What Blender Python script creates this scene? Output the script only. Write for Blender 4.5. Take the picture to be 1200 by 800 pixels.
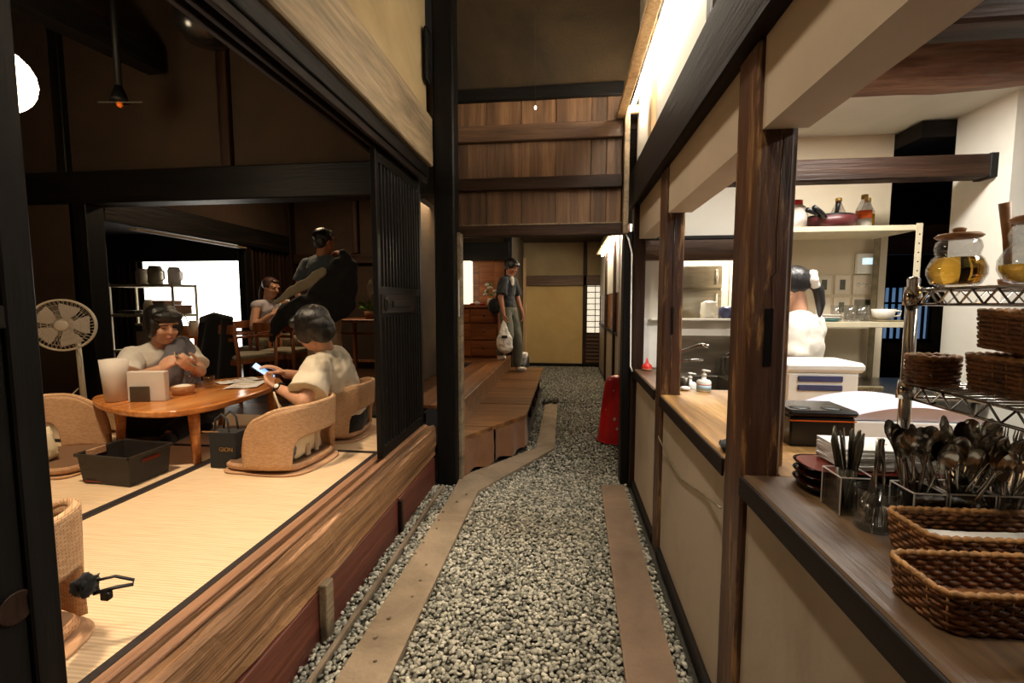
import bpy, bmesh, math, random
import numpy as np
from mathutils import Vector, Matrix, Euler, noise as mnoise

for o in list(bpy.data.objects):
    bpy.data.objects.remove(o)
SC = bpy.context.scene
COL = SC.collection
PI = math.pi
def R(a): return math.radians(a)

# ---------------------------------------------------------------- camera
cam_d = bpy.data.cameras.new('camera'); cam_d.sensor_width = 36.0; cam_d.sensor_fit = 'HORIZONTAL'
cam_d.lens = 545.0 / 1200.0 * 36.0; cam_d.clip_start = 0.02; cam_d.clip_end = 100
cam = bpy.data.objects.new('camera', cam_d); COL.objects.link(cam)
cam.location = (0, 0, 1.35); cam.rotation_euler = (R(90 - 4.72), 0, R(6.7))
SC.camera = cam
# ---------------------------------------------------------------- world, exposure
w = bpy.data.worlds.new('world'); SC.world = w; w.use_nodes = True
w.node_tree.nodes['Background'].inputs[0].default_value = (0.9, 0.75, 0.6, 1)
w.node_tree.nodes['Background'].inputs[1].default_value = 0.012
vs = SC.view_settings
vs.view_transform = 'Standard'; vs.look = 'None'; vs.exposure = 0.0; vs.gamma = 1.0; vs.use_curve_mapping = False
SC.cycles.max_bounces = 8; SC.cycles.transparent_max_bounces = 16

# ---------------------------------------------------------------- lamps of the place (ceiling fixtures out of frame), plus added gravel spots
def area(name, loc, size, power, col, rot=(0, 0, 0)):
    l = bpy.data.lights.new(name, 'AREA'); l.shape = 'RECTANGLE'; l.size, l.size_y = size; l.energy = power; l.color = col
    o = bpy.data.objects.new(name, l); COL.objects.link(o); o.location = loc; o.rotation_euler = rot
    return o
def point(name, loc, r, power, col):
    l = bpy.data.lights.new(name, 'POINT'); l.shadow_soft_size = r; l.energy = power; l.color = col
    o = bpy.data.objects.new(name, l); COL.objects.link(o); o.location = loc
    return o
WARM = (1.0, 0.72, 0.44); NEUT = (1.0, 0.87, 0.70); COOL = (1.0, 0.95, 0.87)
area('kitchen_ceiling_light', (1.30, 2.35, 2.385), (0.9, 0.20), 37, COOL)
area('kitchen_ceiling_light', (2.0, 0.8, 2.385), (0.20, 1.0), 40, COOL)
area('back_kitchen_light', (1.3, 4.6, 2.38), (0.9, 0.5), 60, COOL)
area('hall_light', (-1.6, 5.6, 2.55), (0.5, 0.5), 12, WARM)
area('passage_far_light', (-0.05, 8.0, 2.56), (0.25, 0.9), 15, (1.0, 0.80, 0.50))
area('dining_room_light', (-2.9, 5.0, 2.95), (0.3, 0.3), 21, WARM)
def spot(name, loc, power, col, deg, blend, r=0.06):
    l = bpy.data.lights.new(name, 'SPOT'); l.energy = power; l.color = col; l.spot_size = R(deg); l.spot_blend = blend; l.shadow_soft_size = r
    o = bpy.data.objects.new(name, l); COL.objects.link(o); o.location = loc
    return o
spot('passage_fill_spot', (-0.15, 0.7, 3.5), 118, NEUT, 92, 0.8)  # unseen spots added to brighten the gravel; the cone spares the upper walls
spot('passage_fill_spot', (-0.15, 2.3, 3.5), 118, NEUT, 92, 0.8)
spot('tatami_downlight', (-1.95, 1.25, 3.6), 365, (1.0, 0.77, 0.52), 86, 0.7, 0.10)

# ---------------------------------------------------------------- materials
def s2l(c):
    return tuple(((v / 255.0) / 12.92 if v / 255.0 <= 0.04045 else ((v / 255.0 + 0.055) / 1.055) ** 2.4) for v in c) + (1.0,)
MATS = {}
def new_mat(name):
    m = bpy.data.materials.new(name); m.use_nodes = True
    MATS[name] = m
    return m, m.node_tree.nodes, m.node_tree.links, m.node_tree.nodes['Principled BSDF']
def ramp(nd, stops):
    r = nd.new('ShaderNodeValToRGB')
    el = r.color_ramp.elements
    while len(el) < len(stops): el.new(0.5)
    for e, (p, c) in zip(el, stops): e.position = p; e.color = c
    return r
def coords(nd, ln, scale, rnd=True):
    tc = nd.new('ShaderNodeTexCoord'); mp = nd.new('ShaderNodeMapping'); mp.inputs['Scale'].default_value = scale
    ln.new(tc.outputs['Object'], mp.inputs['Vector'])
    if rnd:
        oi = nd.new('ShaderNodeObjectInfo'); mu = nd.new('ShaderNodeMath'); mu.operation = 'MULTIPLY'; mu.inputs[1].default_value = 37.0
        cx = nd.new('ShaderNodeCombineXYZ'); ln.new(oi.outputs['Random'], mu.inputs[0])
        for k in range(3): ln.new(mu.outputs[0], cx.inputs[k])
        ln.new(cx.outputs[0], mp.inputs['Location'])
    return mp
def noise_n(nd, ln, vec, scale, detail=4.0, dist=0.0, rough=0.55):
    n = nd.new('ShaderNodeTexNoise'); n.inputs['Scale'].default_value = scale; n.inputs['Detail'].default_value = detail
    n.inputs['Distortion'].default_value = dist; n.inputs['Roughness'].default_value = rough
    if vec is not None: ln.new(vec.outputs[0], n.inputs['Vector'])
    return n
def bump_n(nd, ln, height, b, strength, dist=0.01):
    bp = nd.new('ShaderNodeBump'); bp.inputs['Strength'].default_value = strength; bp.inputs['Distance'].default_value = dist
    ln.new(height, bp.inputs['Height']); ln.new(bp.outputs[0], b.inputs['Normal'])
    return bp
def wood(name, dark, mid, light, axis='Z', sc=6.0, rough=0.6, bump=0.35, worn=None, worn_amt=0.55, stretch=0.06, var=0.25):
    m, nd, ln, b = new_mat(name)
    s = [1.0, 1.0, 1.0]; s['XYZ'.index(axis)] = stretch
    mp = coords(nd, ln, s)
    n1 = noise_n(nd, ln, mp, sc * 1.6, 6, 0.9); n2 = noise_n(nd, ln, mp, sc * 11, 4, 0.2)
    r = ramp(nd, [(0.28, s2l(dark)), (0.5, s2l(mid)), (0.72, s2l(light))])
    ln.new(n1.outputs[0], r.inputs[0])
    mx = nd.new('ShaderNodeMix'); mx.data_type = 'RGBA'; mx.blend_type = 'MULTIPLY'; mx.inputs[0].default_value = 0.4
    r2 = ramp(nd, [(0.35, (0.35, 0.33, 0.31, 1)), (0.6, (1, 1, 1, 1))]); ln.new(n2.outputs[0], r2.inputs[0])
    ln.new(r.outputs[0], mx.inputs[6]); ln.new(r2.outputs[0], mx.inputs[7])
    out = mx.outputs[2]
    if worn:
        n3 = noise_n(nd, ln, mp, sc * 5, 8, 0.4, 0.7); rr = ramp(nd, [(worn_amt, (0, 0, 0, 1)), (worn_amt + 0.10, (1, 1, 1, 1))]); ln.new(n3.outputs[0], rr.inputs[0])
        mw = nd.new('ShaderNodeMix'); mw.data_type = 'RGBA'; ln.new(rr.outputs[0], mw.inputs[0]); ln.new(out, mw.inputs[6]); mw.inputs[7].default_value = s2l(worn)
        out = mw.outputs[2]
    oi = nd.new('ShaderNodeObjectInfo'); mr = nd.new('ShaderNodeMapRange'); mr.inputs[3].default_value = 1 - var; mr.inputs[4].default_value = 1 + var
    hs = nd.new('ShaderNodeHueSaturation'); ln.new(oi.outputs['Random'], mr.inputs[0]); ln.new(mr.outputs[0], hs.inputs['Value']); ln.new(out, hs.inputs['Color'])
    ln.new(hs.outputs[0], b.inputs['Base Color']); b.inputs['Roughness'].default_value = rough
    if name.startswith(('black', 'dark')): b.inputs['Specular IOR Level'].default_value = 0.22
    ad = nd.new('ShaderNodeMath'); ad.operation = 'ADD'; ln.new(n1.outputs[0], ad.inputs[0]); ln.new(n2.outputs[0], ad.inputs[1])
    bump_n(nd, ln, ad.outputs[0], b, bump, 0.012)
    return m
def plain(name, col, rough=0.5, metal=0.0, var=0.06, nsc=14.0, bump=0.0, bsc=60.0, trans=0.0, ior=1.45, sheen=0.0, spec=0.5, alpha=1.0, sss=0.0):
    m, nd, ln, b = new_mat(name)
    mp = coords(nd, ln, (1, 1, 1)); n = noise_n(nd, ln, mp, nsc, 4)
    c = s2l(col); r = ramp(nd, [(0.3, tuple(max(0, v * (1 - var * 2)) for v in c[:3]) + (1,)), (0.7, tuple(min(1, v * (1 + var)) for v in c[:3]) + (1,))])
    ln.new(n.outputs[0], r.inputs[0]); ln.new(r.outputs[0], b.inputs['Base Color'])
    b.inputs['Roughness'].default_value = rough; b.inputs['Metallic'].default_value = metal
    b.inputs['Transmission Weight'].default_value = trans; b.inputs['IOR'].default_value = ior
    b.inputs['Sheen Weight'].default_value = sheen; b.inputs['Specular IOR Level'].default_value = spec; b.inputs['Alpha'].default_value = alpha
    b.inputs['Subsurface Weight'].default_value = sss
    if sss: b.inputs['Subsurface Radius'].default_value = (0.02, 0.008, 0.005)
    if bump:
        n2 = noise_n(nd, ln, mp, bsc, 5); bump_n(nd, ln, n2.outputs[0], b, bump, 0.01)
    return m
def stained(name, col, stain, amt=0.62, sc=3.0, rough=0.7, bump=0.2, bsc=40, stretch=(1, 1, 1)):
    m, nd, ln, b = new_mat(name)
    mp = coords(nd, ln, stretch); n = noise_n(nd, ln, mp, sc, 8, 0.6, 0.62)
    r = ramp(nd, [(amt - 0.22, s2l(col)), (amt + 0.12, s2l(stain))]); ln.new(n.outputs[0], r.inputs[0]); ln.new(r.outputs[0], b.inputs['Base Color'])
    b.inputs['Roughness'].default_value = rough
    n2 = noise_n(nd, ln, mp, bsc, 6); bump_n(nd, ln, n2.outputs[0], b, bump, 0.01)
    return m
def emit(name, col, strength):
    m, nd, ln, b = new_mat(name)
    b.inputs['Base Color'].default_value = (0.9, 0.9, 0.9, 1); b.inputs['Emission Color'].default_value = tuple(col) + (1,); b.inputs['Emission Strength'].default_value = strength
    return m
def weave(name, c1, c2, sx=140.0, sz=140.0, rough=0.7, bump=0.6):
    m, nd, ln, b = new_mat(name)
    tc = nd.new('ShaderNodeTexCoord')
    mp = coords(nd, ln, (sx, sx, sz), False)
    ck = nd.new('ShaderNodeTexBrick'); ck.inputs['Scale'].default_value = 1.0; ck.inputs['Mortar Size'].default_value = 0.06; ck.inputs['Brick Width'].default_value = 1.6; ck.inputs['Row Height'].default_value = 0.8
    sep = nd.new('ShaderNodeSeparateXYZ'); ln.new(mp.outputs[0], sep.inputs[0])
    ad = nd.new('ShaderNodeMath'); ad.operation = 'ADD'; ln.new(sep.outputs[0], ad.inputs[0]); ln.new(sep.outputs[1], ad.inputs[1])
    cb = nd.new('ShaderNodeCombineXYZ'); ln.new(ad.outputs[0], cb.inputs[0]); ln.new(sep.outputs[2], cb.inputs[1]); ln.new(cb.outputs[0], ck.inputs['Vector'])
    ck.inputs['Color1'].default_value = s2l(c1); ck.inputs['Color2'].default_value = s2l(c2); ck.inputs['Mortar'].default_value = tuple(v * 0.35 for v in s2l(c2)[:3]) + (1,)
    ln.new(ck.outputs['Color'], b.inputs['Base Color']); b.inputs['Roughness'].default_value = rough
    iv = nd.new('ShaderNodeMath'); iv.operation = 'SUBTRACT'; iv.inputs[0].default_value = 1.0; ln.new(ck.outputs['Fac'], iv.inputs[1])
    bump_n(nd, ln, iv.outputs[0], b, bump, 0.004)
    return m
def glass(name, col=(1, 1, 1), rough=0.02, fac=0.9):
    # thin clear sheet: mostly see-through, mirror-like at grazing angles
    m, nd, ln, b = new_mat(name); nd.remove(b)
    out = nd['Material Output']; tr = nd.new('ShaderNodeBsdfTransparent'); gl = nd.new('ShaderNodeBsdfGlossy'); gl.inputs['Roughness'].default_value = rough
    tr.inputs[0].default_value = tuple(c * fac for c in col) + (1,)
    lw = nd.new('ShaderNodeLayerWeight'); lw.inputs['Blend'].default_value = 0.5; pw = nd.new('ShaderNodeMath'); pw.operation = 'POWER'; pw.inputs[1].default_value = 3.0; ln.new(lw.outputs['Facing'], pw.inputs[0])
    fr = nd.new('ShaderNodeMath'); fr.operation = 'MULTIPLY_ADD'; fr.inputs[1].default_value = 0.5; fr.inputs[2].default_value = 0.08; ln.new(pw.outputs[0], fr.inputs[0])
    n = noise_n(nd, ln, None, 9.0); bp = nd.new('ShaderNodeBump'); bp.inputs['Strength'].default_value = 0.04; ln.new(n.outputs[0], bp.inputs['Height']); ln.new(bp.outputs[0], gl.inputs['Normal'])
    mx = nd.new('ShaderNodeMixShader'); ln.new(fr.outputs[0], mx.inputs[0]); ln.new(tr.outputs[0], mx.inputs[1]); ln.new(gl.outputs[0], mx.inputs[2]); ln.new(mx.outputs[0], out.inputs['Surface'])
    return m
def liquid(name, col, ior=1.15):
    m, nd, ln, b = new_mat(name)
    b.inputs['Base Color'].default_value = tuple(col) + (1,); b.inputs['Roughness'].default_value = 0.03; b.inputs['Transmission Weight'].default_value = 1.0; b.inputs['IOR'].default_value = ior
    n = noise_n(nd, ln, None, 3.0); bump_n(nd, ln, n.outputs[0], b, 0.02)
    return m

wood('black_wood_z', (9, 8, 8), (18, 16, 15), (27, 24, 21), 'Z', 7, 0.5, 0.12, var=0.1)
wood('black_wood_x', (8, 7, 6), (18, 15, 13), (30, 25, 20), 'X', 7, 0.5, 0.25, var=0.1)
wood('black_wood_y', (10, 9, 8), (22, 19, 16), (38, 31, 26), 'Y', 7, 0.5, 0.25, var=0.1)
wood('dark_wood_z', (26, 16, 11), (48, 31, 21), (74, 50, 34), 'Z', 7, 0.5, 0.3, var=0.12)
wood('dark_wood_x', (30, 19, 13), (54, 36, 25), (82, 57, 40), 'X', 7, 0.5, 0.3, var=0.12)
wood('dark_wood_y', (20, 14, 11), (31, 22, 17), (44, 32, 24), 'Y', 5, 0.55, 0.12, var=0.12)
wood('worn_post', (52, 31, 20), (82, 52, 34), (112, 76, 48), 'Z', 5, 0.42, 0.25, worn=(160, 118, 70), worn_amt=0.545, stretch=0.12, var=0.05)
wood('plank_z', (66, 46, 30), (108, 78, 52), (140, 106, 74), 'Z', 9, 0.6, 0.3, stretch=0.05, var=0.3)
wood('rail_x', (62, 44, 30), (92, 66, 46), (120, 90, 64), 'X', 8, 0.55, 0.25, var=0.1)
wood('old_beam', (92, 80, 62), (136, 118, 92), (168, 148, 118), 'Y', 5, 0.7, 0.5, stretch=0.1, var=0.05)
wood('sill_wood', (84, 60, 38), (142, 102, 66), (190, 144, 98), 'Y', 5, 0.55, 0.9, worn=(214, 166, 128), worn_amt=0.58, stretch=0.05, var=0.02)
wood('sill_rail', (112, 76, 52), (152, 110, 80), (182, 138, 104), 'Y', 5, 0.55, 0.5, stretch=0.05, var=0.05)
wood('red_board', (70, 34, 26), (104, 54, 40), (128, 72, 52), 'Y', 5, 0.5, 0.3, var=0.12)
wood('step_wood', (74, 46, 24), (120, 80, 44), (158, 112, 64), 'X', 5, 0.35, 0.25, stretch=0.08, var=0.18)
wood('floor_wood', (96, 60, 34), (140, 92, 54), (170, 118, 74), 'Y', 5, 0.35, 0.2, stretch=0.08, var=0.12)
wood('hall_floor_wood', (40, 26, 16), (74, 48, 28), (104, 70, 42), 'X', 5, 0.4, 0.2, stretch=0.08, var=0.12)
wood('counter_light', (118, 84, 46), (176, 134, 82), (204, 164, 108), 'Y', 4, 0.4, 0.25, stretch=0.1, var=0.03)
wood('counter_dark', (52, 37, 24), (92, 68, 44), (140, 108, 70), 'Y', 4, 0.45, 0.2, stretch=0.09, var=0.03)
wood('counter_far', (74, 54, 38), (104, 78, 56), (132, 100, 74), 'Y', 5, 0.45, 0.3, stretch=0.1, var=0.03)
wood('table_wood', (176, 104, 50), (206, 132, 70), (224, 156, 92), 'Y', 4, 0.14, 0.04, stretch=0.1, var=0.03)
wood('chair_wood', (112, 62, 34), (150, 88, 50), (176, 110, 66), 'Z', 6, 0.4, 0.1, var=0.1)
wood('pale_wood', (176, 140, 96), (208, 172, 126), (228, 196, 152), 'Z', 6, 0.5, 0.15, var=0.05)
wood('chest_wood', (104, 56, 26), (142, 82, 42), (170, 104, 56), 'X', 5, 0.35, 0.1, var=0.08)
wood('log_wood', (84, 54, 40), (142, 100, 78), (178, 140, 114), 'X', 4, 0.7, 0.9, worn=(118, 112, 104), worn_amt=0.55, stretch=0.15, var=0.02)
wood('lid_wood', (150, 104, 64), (194, 144, 96), (216, 170, 122), 'X', 6, 0.45, 0.15, var=0.05)
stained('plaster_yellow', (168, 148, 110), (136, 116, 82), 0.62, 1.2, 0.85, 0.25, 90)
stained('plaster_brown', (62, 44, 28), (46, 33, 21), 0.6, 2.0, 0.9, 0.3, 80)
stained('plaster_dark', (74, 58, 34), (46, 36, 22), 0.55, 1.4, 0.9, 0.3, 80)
stained('fusuma', (206, 178, 118), (190, 160, 100), 0.6, 1.6, 0.8, 0.1, 120)
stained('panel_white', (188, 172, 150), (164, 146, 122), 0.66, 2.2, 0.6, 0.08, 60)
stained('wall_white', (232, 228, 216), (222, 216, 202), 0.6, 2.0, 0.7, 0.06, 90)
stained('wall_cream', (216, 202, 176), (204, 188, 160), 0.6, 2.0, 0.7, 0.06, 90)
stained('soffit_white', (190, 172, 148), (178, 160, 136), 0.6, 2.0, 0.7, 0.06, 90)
stained('concrete', (150, 132, 108), (112, 96, 76), 0.58, 3.0, 0.9, 0.5, 50)
stained('concrete_brown', (142, 118, 96), (112, 92, 74), 0.58, 2.6, 0.9, 0.4, 60)
plain('soil', (58, 54, 46), 0.95, bump=0.6, bsc=60)
stained('steel', (170, 164, 152), (132, 124, 110), 0.55, 2.0, 0.32, 0.03, 30, (1, 1, 6)); MATS['steel'].node_tree.nodes['Principled BSDF'].inputs['Metallic'].default_value = 1.0
plain('chrome', (205, 202, 196), 0.16, 1.0, 0.03)
plain('cutlery_steel', (170, 164, 152), 0.22, 1.0, 0.06)
plain('shelf_beige', (206, 194, 164), 0.5, 0.0, 0.05)
plain('shelf_galv', (140, 128, 98), 0.5, 0.3, 0.2, 20)
plain('white_plastic', (236, 234, 226), 0.35, var=0.03)
plain('cream_plastic', (222, 210, 190), 0.4, var=0.03)
plain('black_plastic', (24, 24, 25), 0.35, var=0.1)
plain('dark_basket', (46, 42, 38), 0.55, var=0.1, bump=0.2, bsc=120)
plain('black_cloth', (14, 14, 15), 0.85, var=0.2, sheen=0.2, bump=0.2, bsc=80)
plain('navy_panel', (66, 70, 110), 0.3, var=0.05)
plain('red_paint', (196, 26, 26), 0.35, var=0.12, nsc=6, bump=0.1)
plain('red_plastic', (214, 44, 36), 0.35)
plain('orange_paint', (230, 112, 30), 0.4)
plain('lacquer_red', (118, 44, 32), 0.25, var=0.1)
plain('lacquer_black', (20, 17, 16), 0.22, var=0.1)
plain('paper', (238, 236, 232), 0.7, var=0.02)
plain('paper_lilac', (228, 220, 240), 0.7, var=0.02)
plain('paper_tan', (222, 206, 176), 0.7, var=0.05)
plain('skin', (216, 164, 132), 0.5, var=0.05, sss=0.12)
plain('skin_tan', (178, 122, 92), 0.5, var=0.05, sss=0.1)
plain('lips', (176, 100, 88), 0.5)
plain('eye_dark', (24, 18, 16), 0.2)
plain('eye_white', (226, 220, 214), 0.3)
def hair(name, col):
    m, nd, ln, b = new_mat(name)
    mp = coords(nd, ln, (40, 40, 3)); n = noise_n(nd, ln, mp, 3, 3, 0.5)
    c = s2l(col); r = ramp(nd, [(0.35, tuple(v * 0.5 for v in c[:3]) + (1,)), (0.65, tuple(min(1, v * 1.8) for v in c[:3]) + (1,))])
    ln.new(n.outputs[0], r.inputs[0]); ln.new(r.outputs[0], b.inputs['Base Color']); b.inputs['Roughness'].default_value = 0.36; b.inputs['Specular IOR Level'].default_value = 0.7
    bump_n(nd, ln, n.outputs[0], b, 0.5, 0.008)
hair('hair_black', (22, 19, 18)); hair('hair_brown', (62, 40, 28))
def cloth(name, col, rough=0.85):
    plain(name, col, rough, var=0.05, nsc=9, bump=0.15, bsc=140, sheen=0.15)
cloth('cloth_white', (232, 224, 212)); cloth('cloth_cream', (226, 212, 188)); cloth('cloth_grey', (112, 110, 116)); cloth('cloth_teal', (70, 78, 84))
cloth('cloth_charcoal', (40, 42, 46)); cloth('cloth_olive', (96, 98, 84)); cloth('cloth_beige', (190, 166, 136)); cloth('cloth_black', (16, 16, 18)); cloth('cloth_lilac', (190, 182, 188))
cloth('cloth_brown', (126, 84, 52)); cloth('cloth_khaki', (150, 140, 116)); cloth('cloth_canvas', (232, 216, 180)); cloth('cushion_tan', (196, 152, 112))
weave('wicker', (222, 180, 136), (200, 154, 112), 90, 150)
weave('wicker_dark', (206, 160, 118), (180, 134, 96), 90, 150)
plain('basket_strand', (128, 82, 44), 0.5, var=0.3, nsc=30, bump=0.3, bsc=90)
plain('basket_rim', (172, 124, 70), 0.5, var=0.25, nsc=30, bump=0.3, bsc=90)
weave('small_basket', (206, 150, 96), (170, 112, 64), 60, 130)
glass('clear_glass'); glass('acrylic', (0.96, 0.98, 0.98), 0.06, 0.9); liquid('honey', (1.0, 0.56, 0.07), 1.1)
plain('frosted', (240, 230, 220), 0.45, var=0.03, trans=0.35, ior=1.2)
emit('tube_light', (1.0, 0.90, 0.76), 60.0); emit('lantern_glow', (1.0, 0.80, 0.52), 28.0); emit('window_glow', (1.0, 0.95, 0.84), 4.5)
emit('shoji_glow', (1.0, 0.88, 0.66), 0.75); emit('blue_glow', (0.10, 0.22, 0.42), 0.55); emit('phone_glow', (0.10, 0.42, 1.0), 1.3); emit('lcd_glow', (0.55, 0.85, 1.0), 0.9); emit('lamp_shade_glow', (1.0, 0.86, 0.60), 1.3); emit('bulb_spark', (1.0, 0.9, 0.7), 8.0)
plain('leaf_green', (96, 140, 50), 0.5, var=0.25); plain('petal_white', (240, 234, 224), 0.6); plain('gold_paint', (190, 150, 80), 0.4, 0.6); plain('teal_glaze', (70, 128, 128), 0.25); plain('ceramic', (228, 222, 210), 0.25); plain('oil_yellow', (222, 172, 36), 0.2, var=0.1); plain('label_orange', (226, 96, 24), 0.4); plain('pan_red', (82, 36, 36), 0.35); plain('cardboard', (160, 112, 70), 0.75, var=0.1); plain('sky_label', (176, 206, 222), 0.5)
plain('hand_brass', (110, 104, 92), 0.4, 0.8)
def tatami_mat():
    m, nd, ln, b = new_mat('tatami')
    mp = coords(nd, ln, (1, 1, 1), False)
    wv = nd.new('ShaderNodeTexWave'); wv.bands_direction = 'Y'; wv.inputs['Scale'].default_value = 26.0; wv.inputs['Distortion'].default_value = 0.6; wv.inputs['Detail Scale'].default_value = 2.0
    ln.new(mp.outputs[0], wv.inputs['Vector'])
    mp2 = coords(nd, ln, (2.0, 40, 2)); n = noise_n(nd, ln, mp2, 2.5, 5, 0.3)
    ad = nd.new('ShaderNodeMath'); ad.operation = 'MULTIPLY_ADD'; ad.inputs[1].default_value = 0.35; ln.new(wv.outputs['Fac'], ad.inputs[0]); ln.new(n.outputs[0], ad.inputs[2])
    r = ramp(nd, [(0.35, s2l((208, 174, 134))), (0.85, s2l((234, 204, 166)))]); ln.new(ad.outputs[0], r.inputs[0]); ln.new(r.outputs[0], b.inputs['Base Color'])
    b.inputs['Roughness'].default_value = 0.6
    bump_n(nd, ln, ad.outputs[0], b, 0.25, 0.004)
tatami_mat()
plain('tatami_border', (42, 32, 30), 0.8, var=0.2, nsc=80)
def gravel_mat():
    m, nd, ln, b = new_mat('gravel')
    ge = nd.new('ShaderNodeNewGeometry')
    r = ramp(nd, [(0.0, s2l((98, 96, 86))), (0.35, s2l((138, 136, 122))), (0.7, s2l((166, 162, 146))), (1.0, s2l((196, 190, 172)))])
    ln.new(ge.outputs['Random Per Island'], r.inputs[0]); ln.new(r.outputs[0], b.inputs['Base Color']); b.inputs['Roughness'].default_value = 0.85
    n = noise_n(nd, ln, coords(nd, ln, (1, 1, 1), False), 120, 4); bump_n(nd, ln, n.outputs[0], b, 0.3, 0.004)
gravel_mat()

# ---------------------------------------------------------------- mesh builders
def V(*a): return Vector(a)
class MB:
    def __init__(s): s.v = []; s.f = []; s.sm = []
    def add(s, vs, fs, smooth=False):
        o = len(s.v); s.v += [tuple(p) for p in vs]; s.f += [tuple(i + o for i in f) for f in fs]; s.sm += [smooth] * len(fs)
        return s
    def box(s, x0, x1, y0, y1, z0, z1):
        return s.add([(x0, y0, z0), (x1, y0, z0), (x1, y1, z0), (x0, y1, z0), (x0, y0, z1), (x1, y0, z1), (x1, y1, z1), (x0, y1, z1)],
                     [(0, 3, 2, 1), (4, 5, 6, 7), (0, 1, 5, 4), (1, 2, 6, 5), (2, 3, 7, 6), (3, 0, 4, 7)])
    def cbox(s, x0, x1, y0, y1, z0, z1, c=0.006):
        # box with chamfered edges (24 vertices)
        c = min(c, (x1 - x0) * .45, (y1 - y0) * .45, (z1 - z0) * .45)
        bm = bmesh.new(); bmesh.ops.create_cube(bm, size=1)
        for q in bm.verts: q.co = V((x0 + x1) / 2 + q.co.x * (x1 - x0), (y0 + y1) / 2 + q.co.y * (y1 - y0), (z0 + z1) / 2 + q.co.z * (z1 - z0))
        bmesh.ops.bevel(bm, geom=bm.edges[:], offset=c, segments=1, affect='EDGES')
        return s.from_bm(bm)
    def from_bm(s, bm, smooth=False, mat=None):
        bm.verts.index_update()
        s.add([(mat @ q.co) if mat else q.co.copy() for q in bm.verts], [tuple(q.index for q in f.verts) for f in bm.faces], smooth); bm.free()
        return s
    def prism(s, poly, z0, z1):
        n = len(poly)
        a = sum(poly[i][0] * poly[(i + 1) % n][1] - poly[(i + 1) % n][0] * poly[i][1] for i in range(n))
        if a < 0: poly = poly[::-1]
        return s.add([(x, y, z0) for x, y in poly] + [(x, y, z1) for x, y in poly], [tuple(range(n))[::-1], tuple(range(n, 2 * n))] + [(i, (i + 1) % n, n + (i + 1) % n, n + i) for i in range(n)])
    def tube(s, pts, rad, n=8, closed=False, flat=1.0, smooth=True, up=None):
        pts = [Vector(p) for p in pts]; m = len(pts)
        rr = rad if isinstance(rad, (list, tuple)) else [rad] * m
        vs, fs = [], []; prev = Vector(up) if up else None
        for i in range(m):
            if closed: t = pts[(i + 1) % m] - pts[i - 1]
            else: t = pts[min(i + 1, m - 1)] - pts[max(i - 1, 0)]
            t = t.normalized() if t.length > 1e-9 else V(0, 0, 1)
            u = prev if prev is not None else (V(0, 0, 1) if abs(t.z) < 0.9 else V(1, 0, 0))
            b = t.cross(u)
            if b.length < 1e-6: b = t.cross(V(1, 0.3, 0.2))
            b.normalize(); u = b.cross(t).normalized()
            if up is None: prev = u
            for k in range(n):
                a = 2 * PI * k / n; vs.append(pts[i] + (u * math.cos(a) * flat + b * math.sin(a)) * rr[i])
        for i in range(m if closed else m - 1):
            for k in range(n):
                j = (i + 1) % m; fs.append((i * n + k, i * n + (k + 1) % n, j * n + (k + 1) % n, j * n + k))
        if not closed: fs += [tuple(range(n))[::-1], tuple((m - 1) * n + k for k in range(n))]
        return s.add(vs, fs, smooth)
    def bar(s, a, b, wx, wz, up=(0, 0, 1)):
        a = Vector(a); b = Vector(b); t = (b - a).normalized(); u = Vector(up); r = t.cross(u)
        if r.length < 1e-6: r = t.cross(V(0, 1, 0))
        r.normalize(); u = r.cross(t).normalized(); vs = []
        for p in (a, b):
            for sx, sz in ((-1, -1), (1, -1), (1, 1), (-1, 1)): vs.append(p + r * sx * wx / 2 + u * sz * wz / 2)
        return s.add(vs, [(0, 1, 2, 3), (7, 6, 5, 4), (0, 4, 5, 1), (1, 5, 6, 2), (2, 6, 7, 3), (3, 7, 4, 0)])
    def lathe(s, prof, c=(0, 0, 0), n=24, smooth=True, mat=None):
        vs, fs = [], []; m = len(prof)
        for r, z in prof:
            for k in range(n):
                a = 2 * PI * k / n; p = V(math.cos(a) * r, math.sin(a) * r, z); p = (mat @ p) if mat else p
                vs.append(p + Vector(c))
        for i in range(m - 1):
            for k in range(n): fs.append((i * n + k, i * n + (k + 1) % n, (i + 1) * n + (k + 1) % n, (i + 1) * n + k))
        fs += [tuple(range(n))[::-1], tuple((m - 1) * n + k for k in range(n))]
        return s.add(vs, fs, smooth)
    def ball(s, c, r, rot=None, n=2):
        bm = bmesh.new(); bmesh.ops.create_icosphere(bm, subdivisions=n, radius=1.0)
        r = (r, r, r) if not isinstance(r, (tuple, list)) else r
        M = Matrix.Translation(Vector(c)) @ (rot.to_4x4() if rot else Matrix.Identity(4)) @ Matrix.Diagonal((r[0], r[1], r[2], 1))
        return s.from_bm(bm, True, M)
    def cyl(s, a, b, ra, rb=None, n=16, smooth=True):
        return s.tube([a, b], [ra, ra if rb is None else rb], n, smooth=smooth)
    def xf(s, M): s.v = [tuple(M @ Vector(p)) for p in s.v]; return s
    def mesh(s, name):
        me = bpy.data.meshes.new(name); me.from_pydata(s.v, [], s.f); me.polygons.foreach_set('use_smooth', s.sm); me.update()
        return me
    def build(s, name, mat, parent=None, fix=True):
        me = s.mesh(name)
        return link(name, me, mat, parent, fix)
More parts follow.
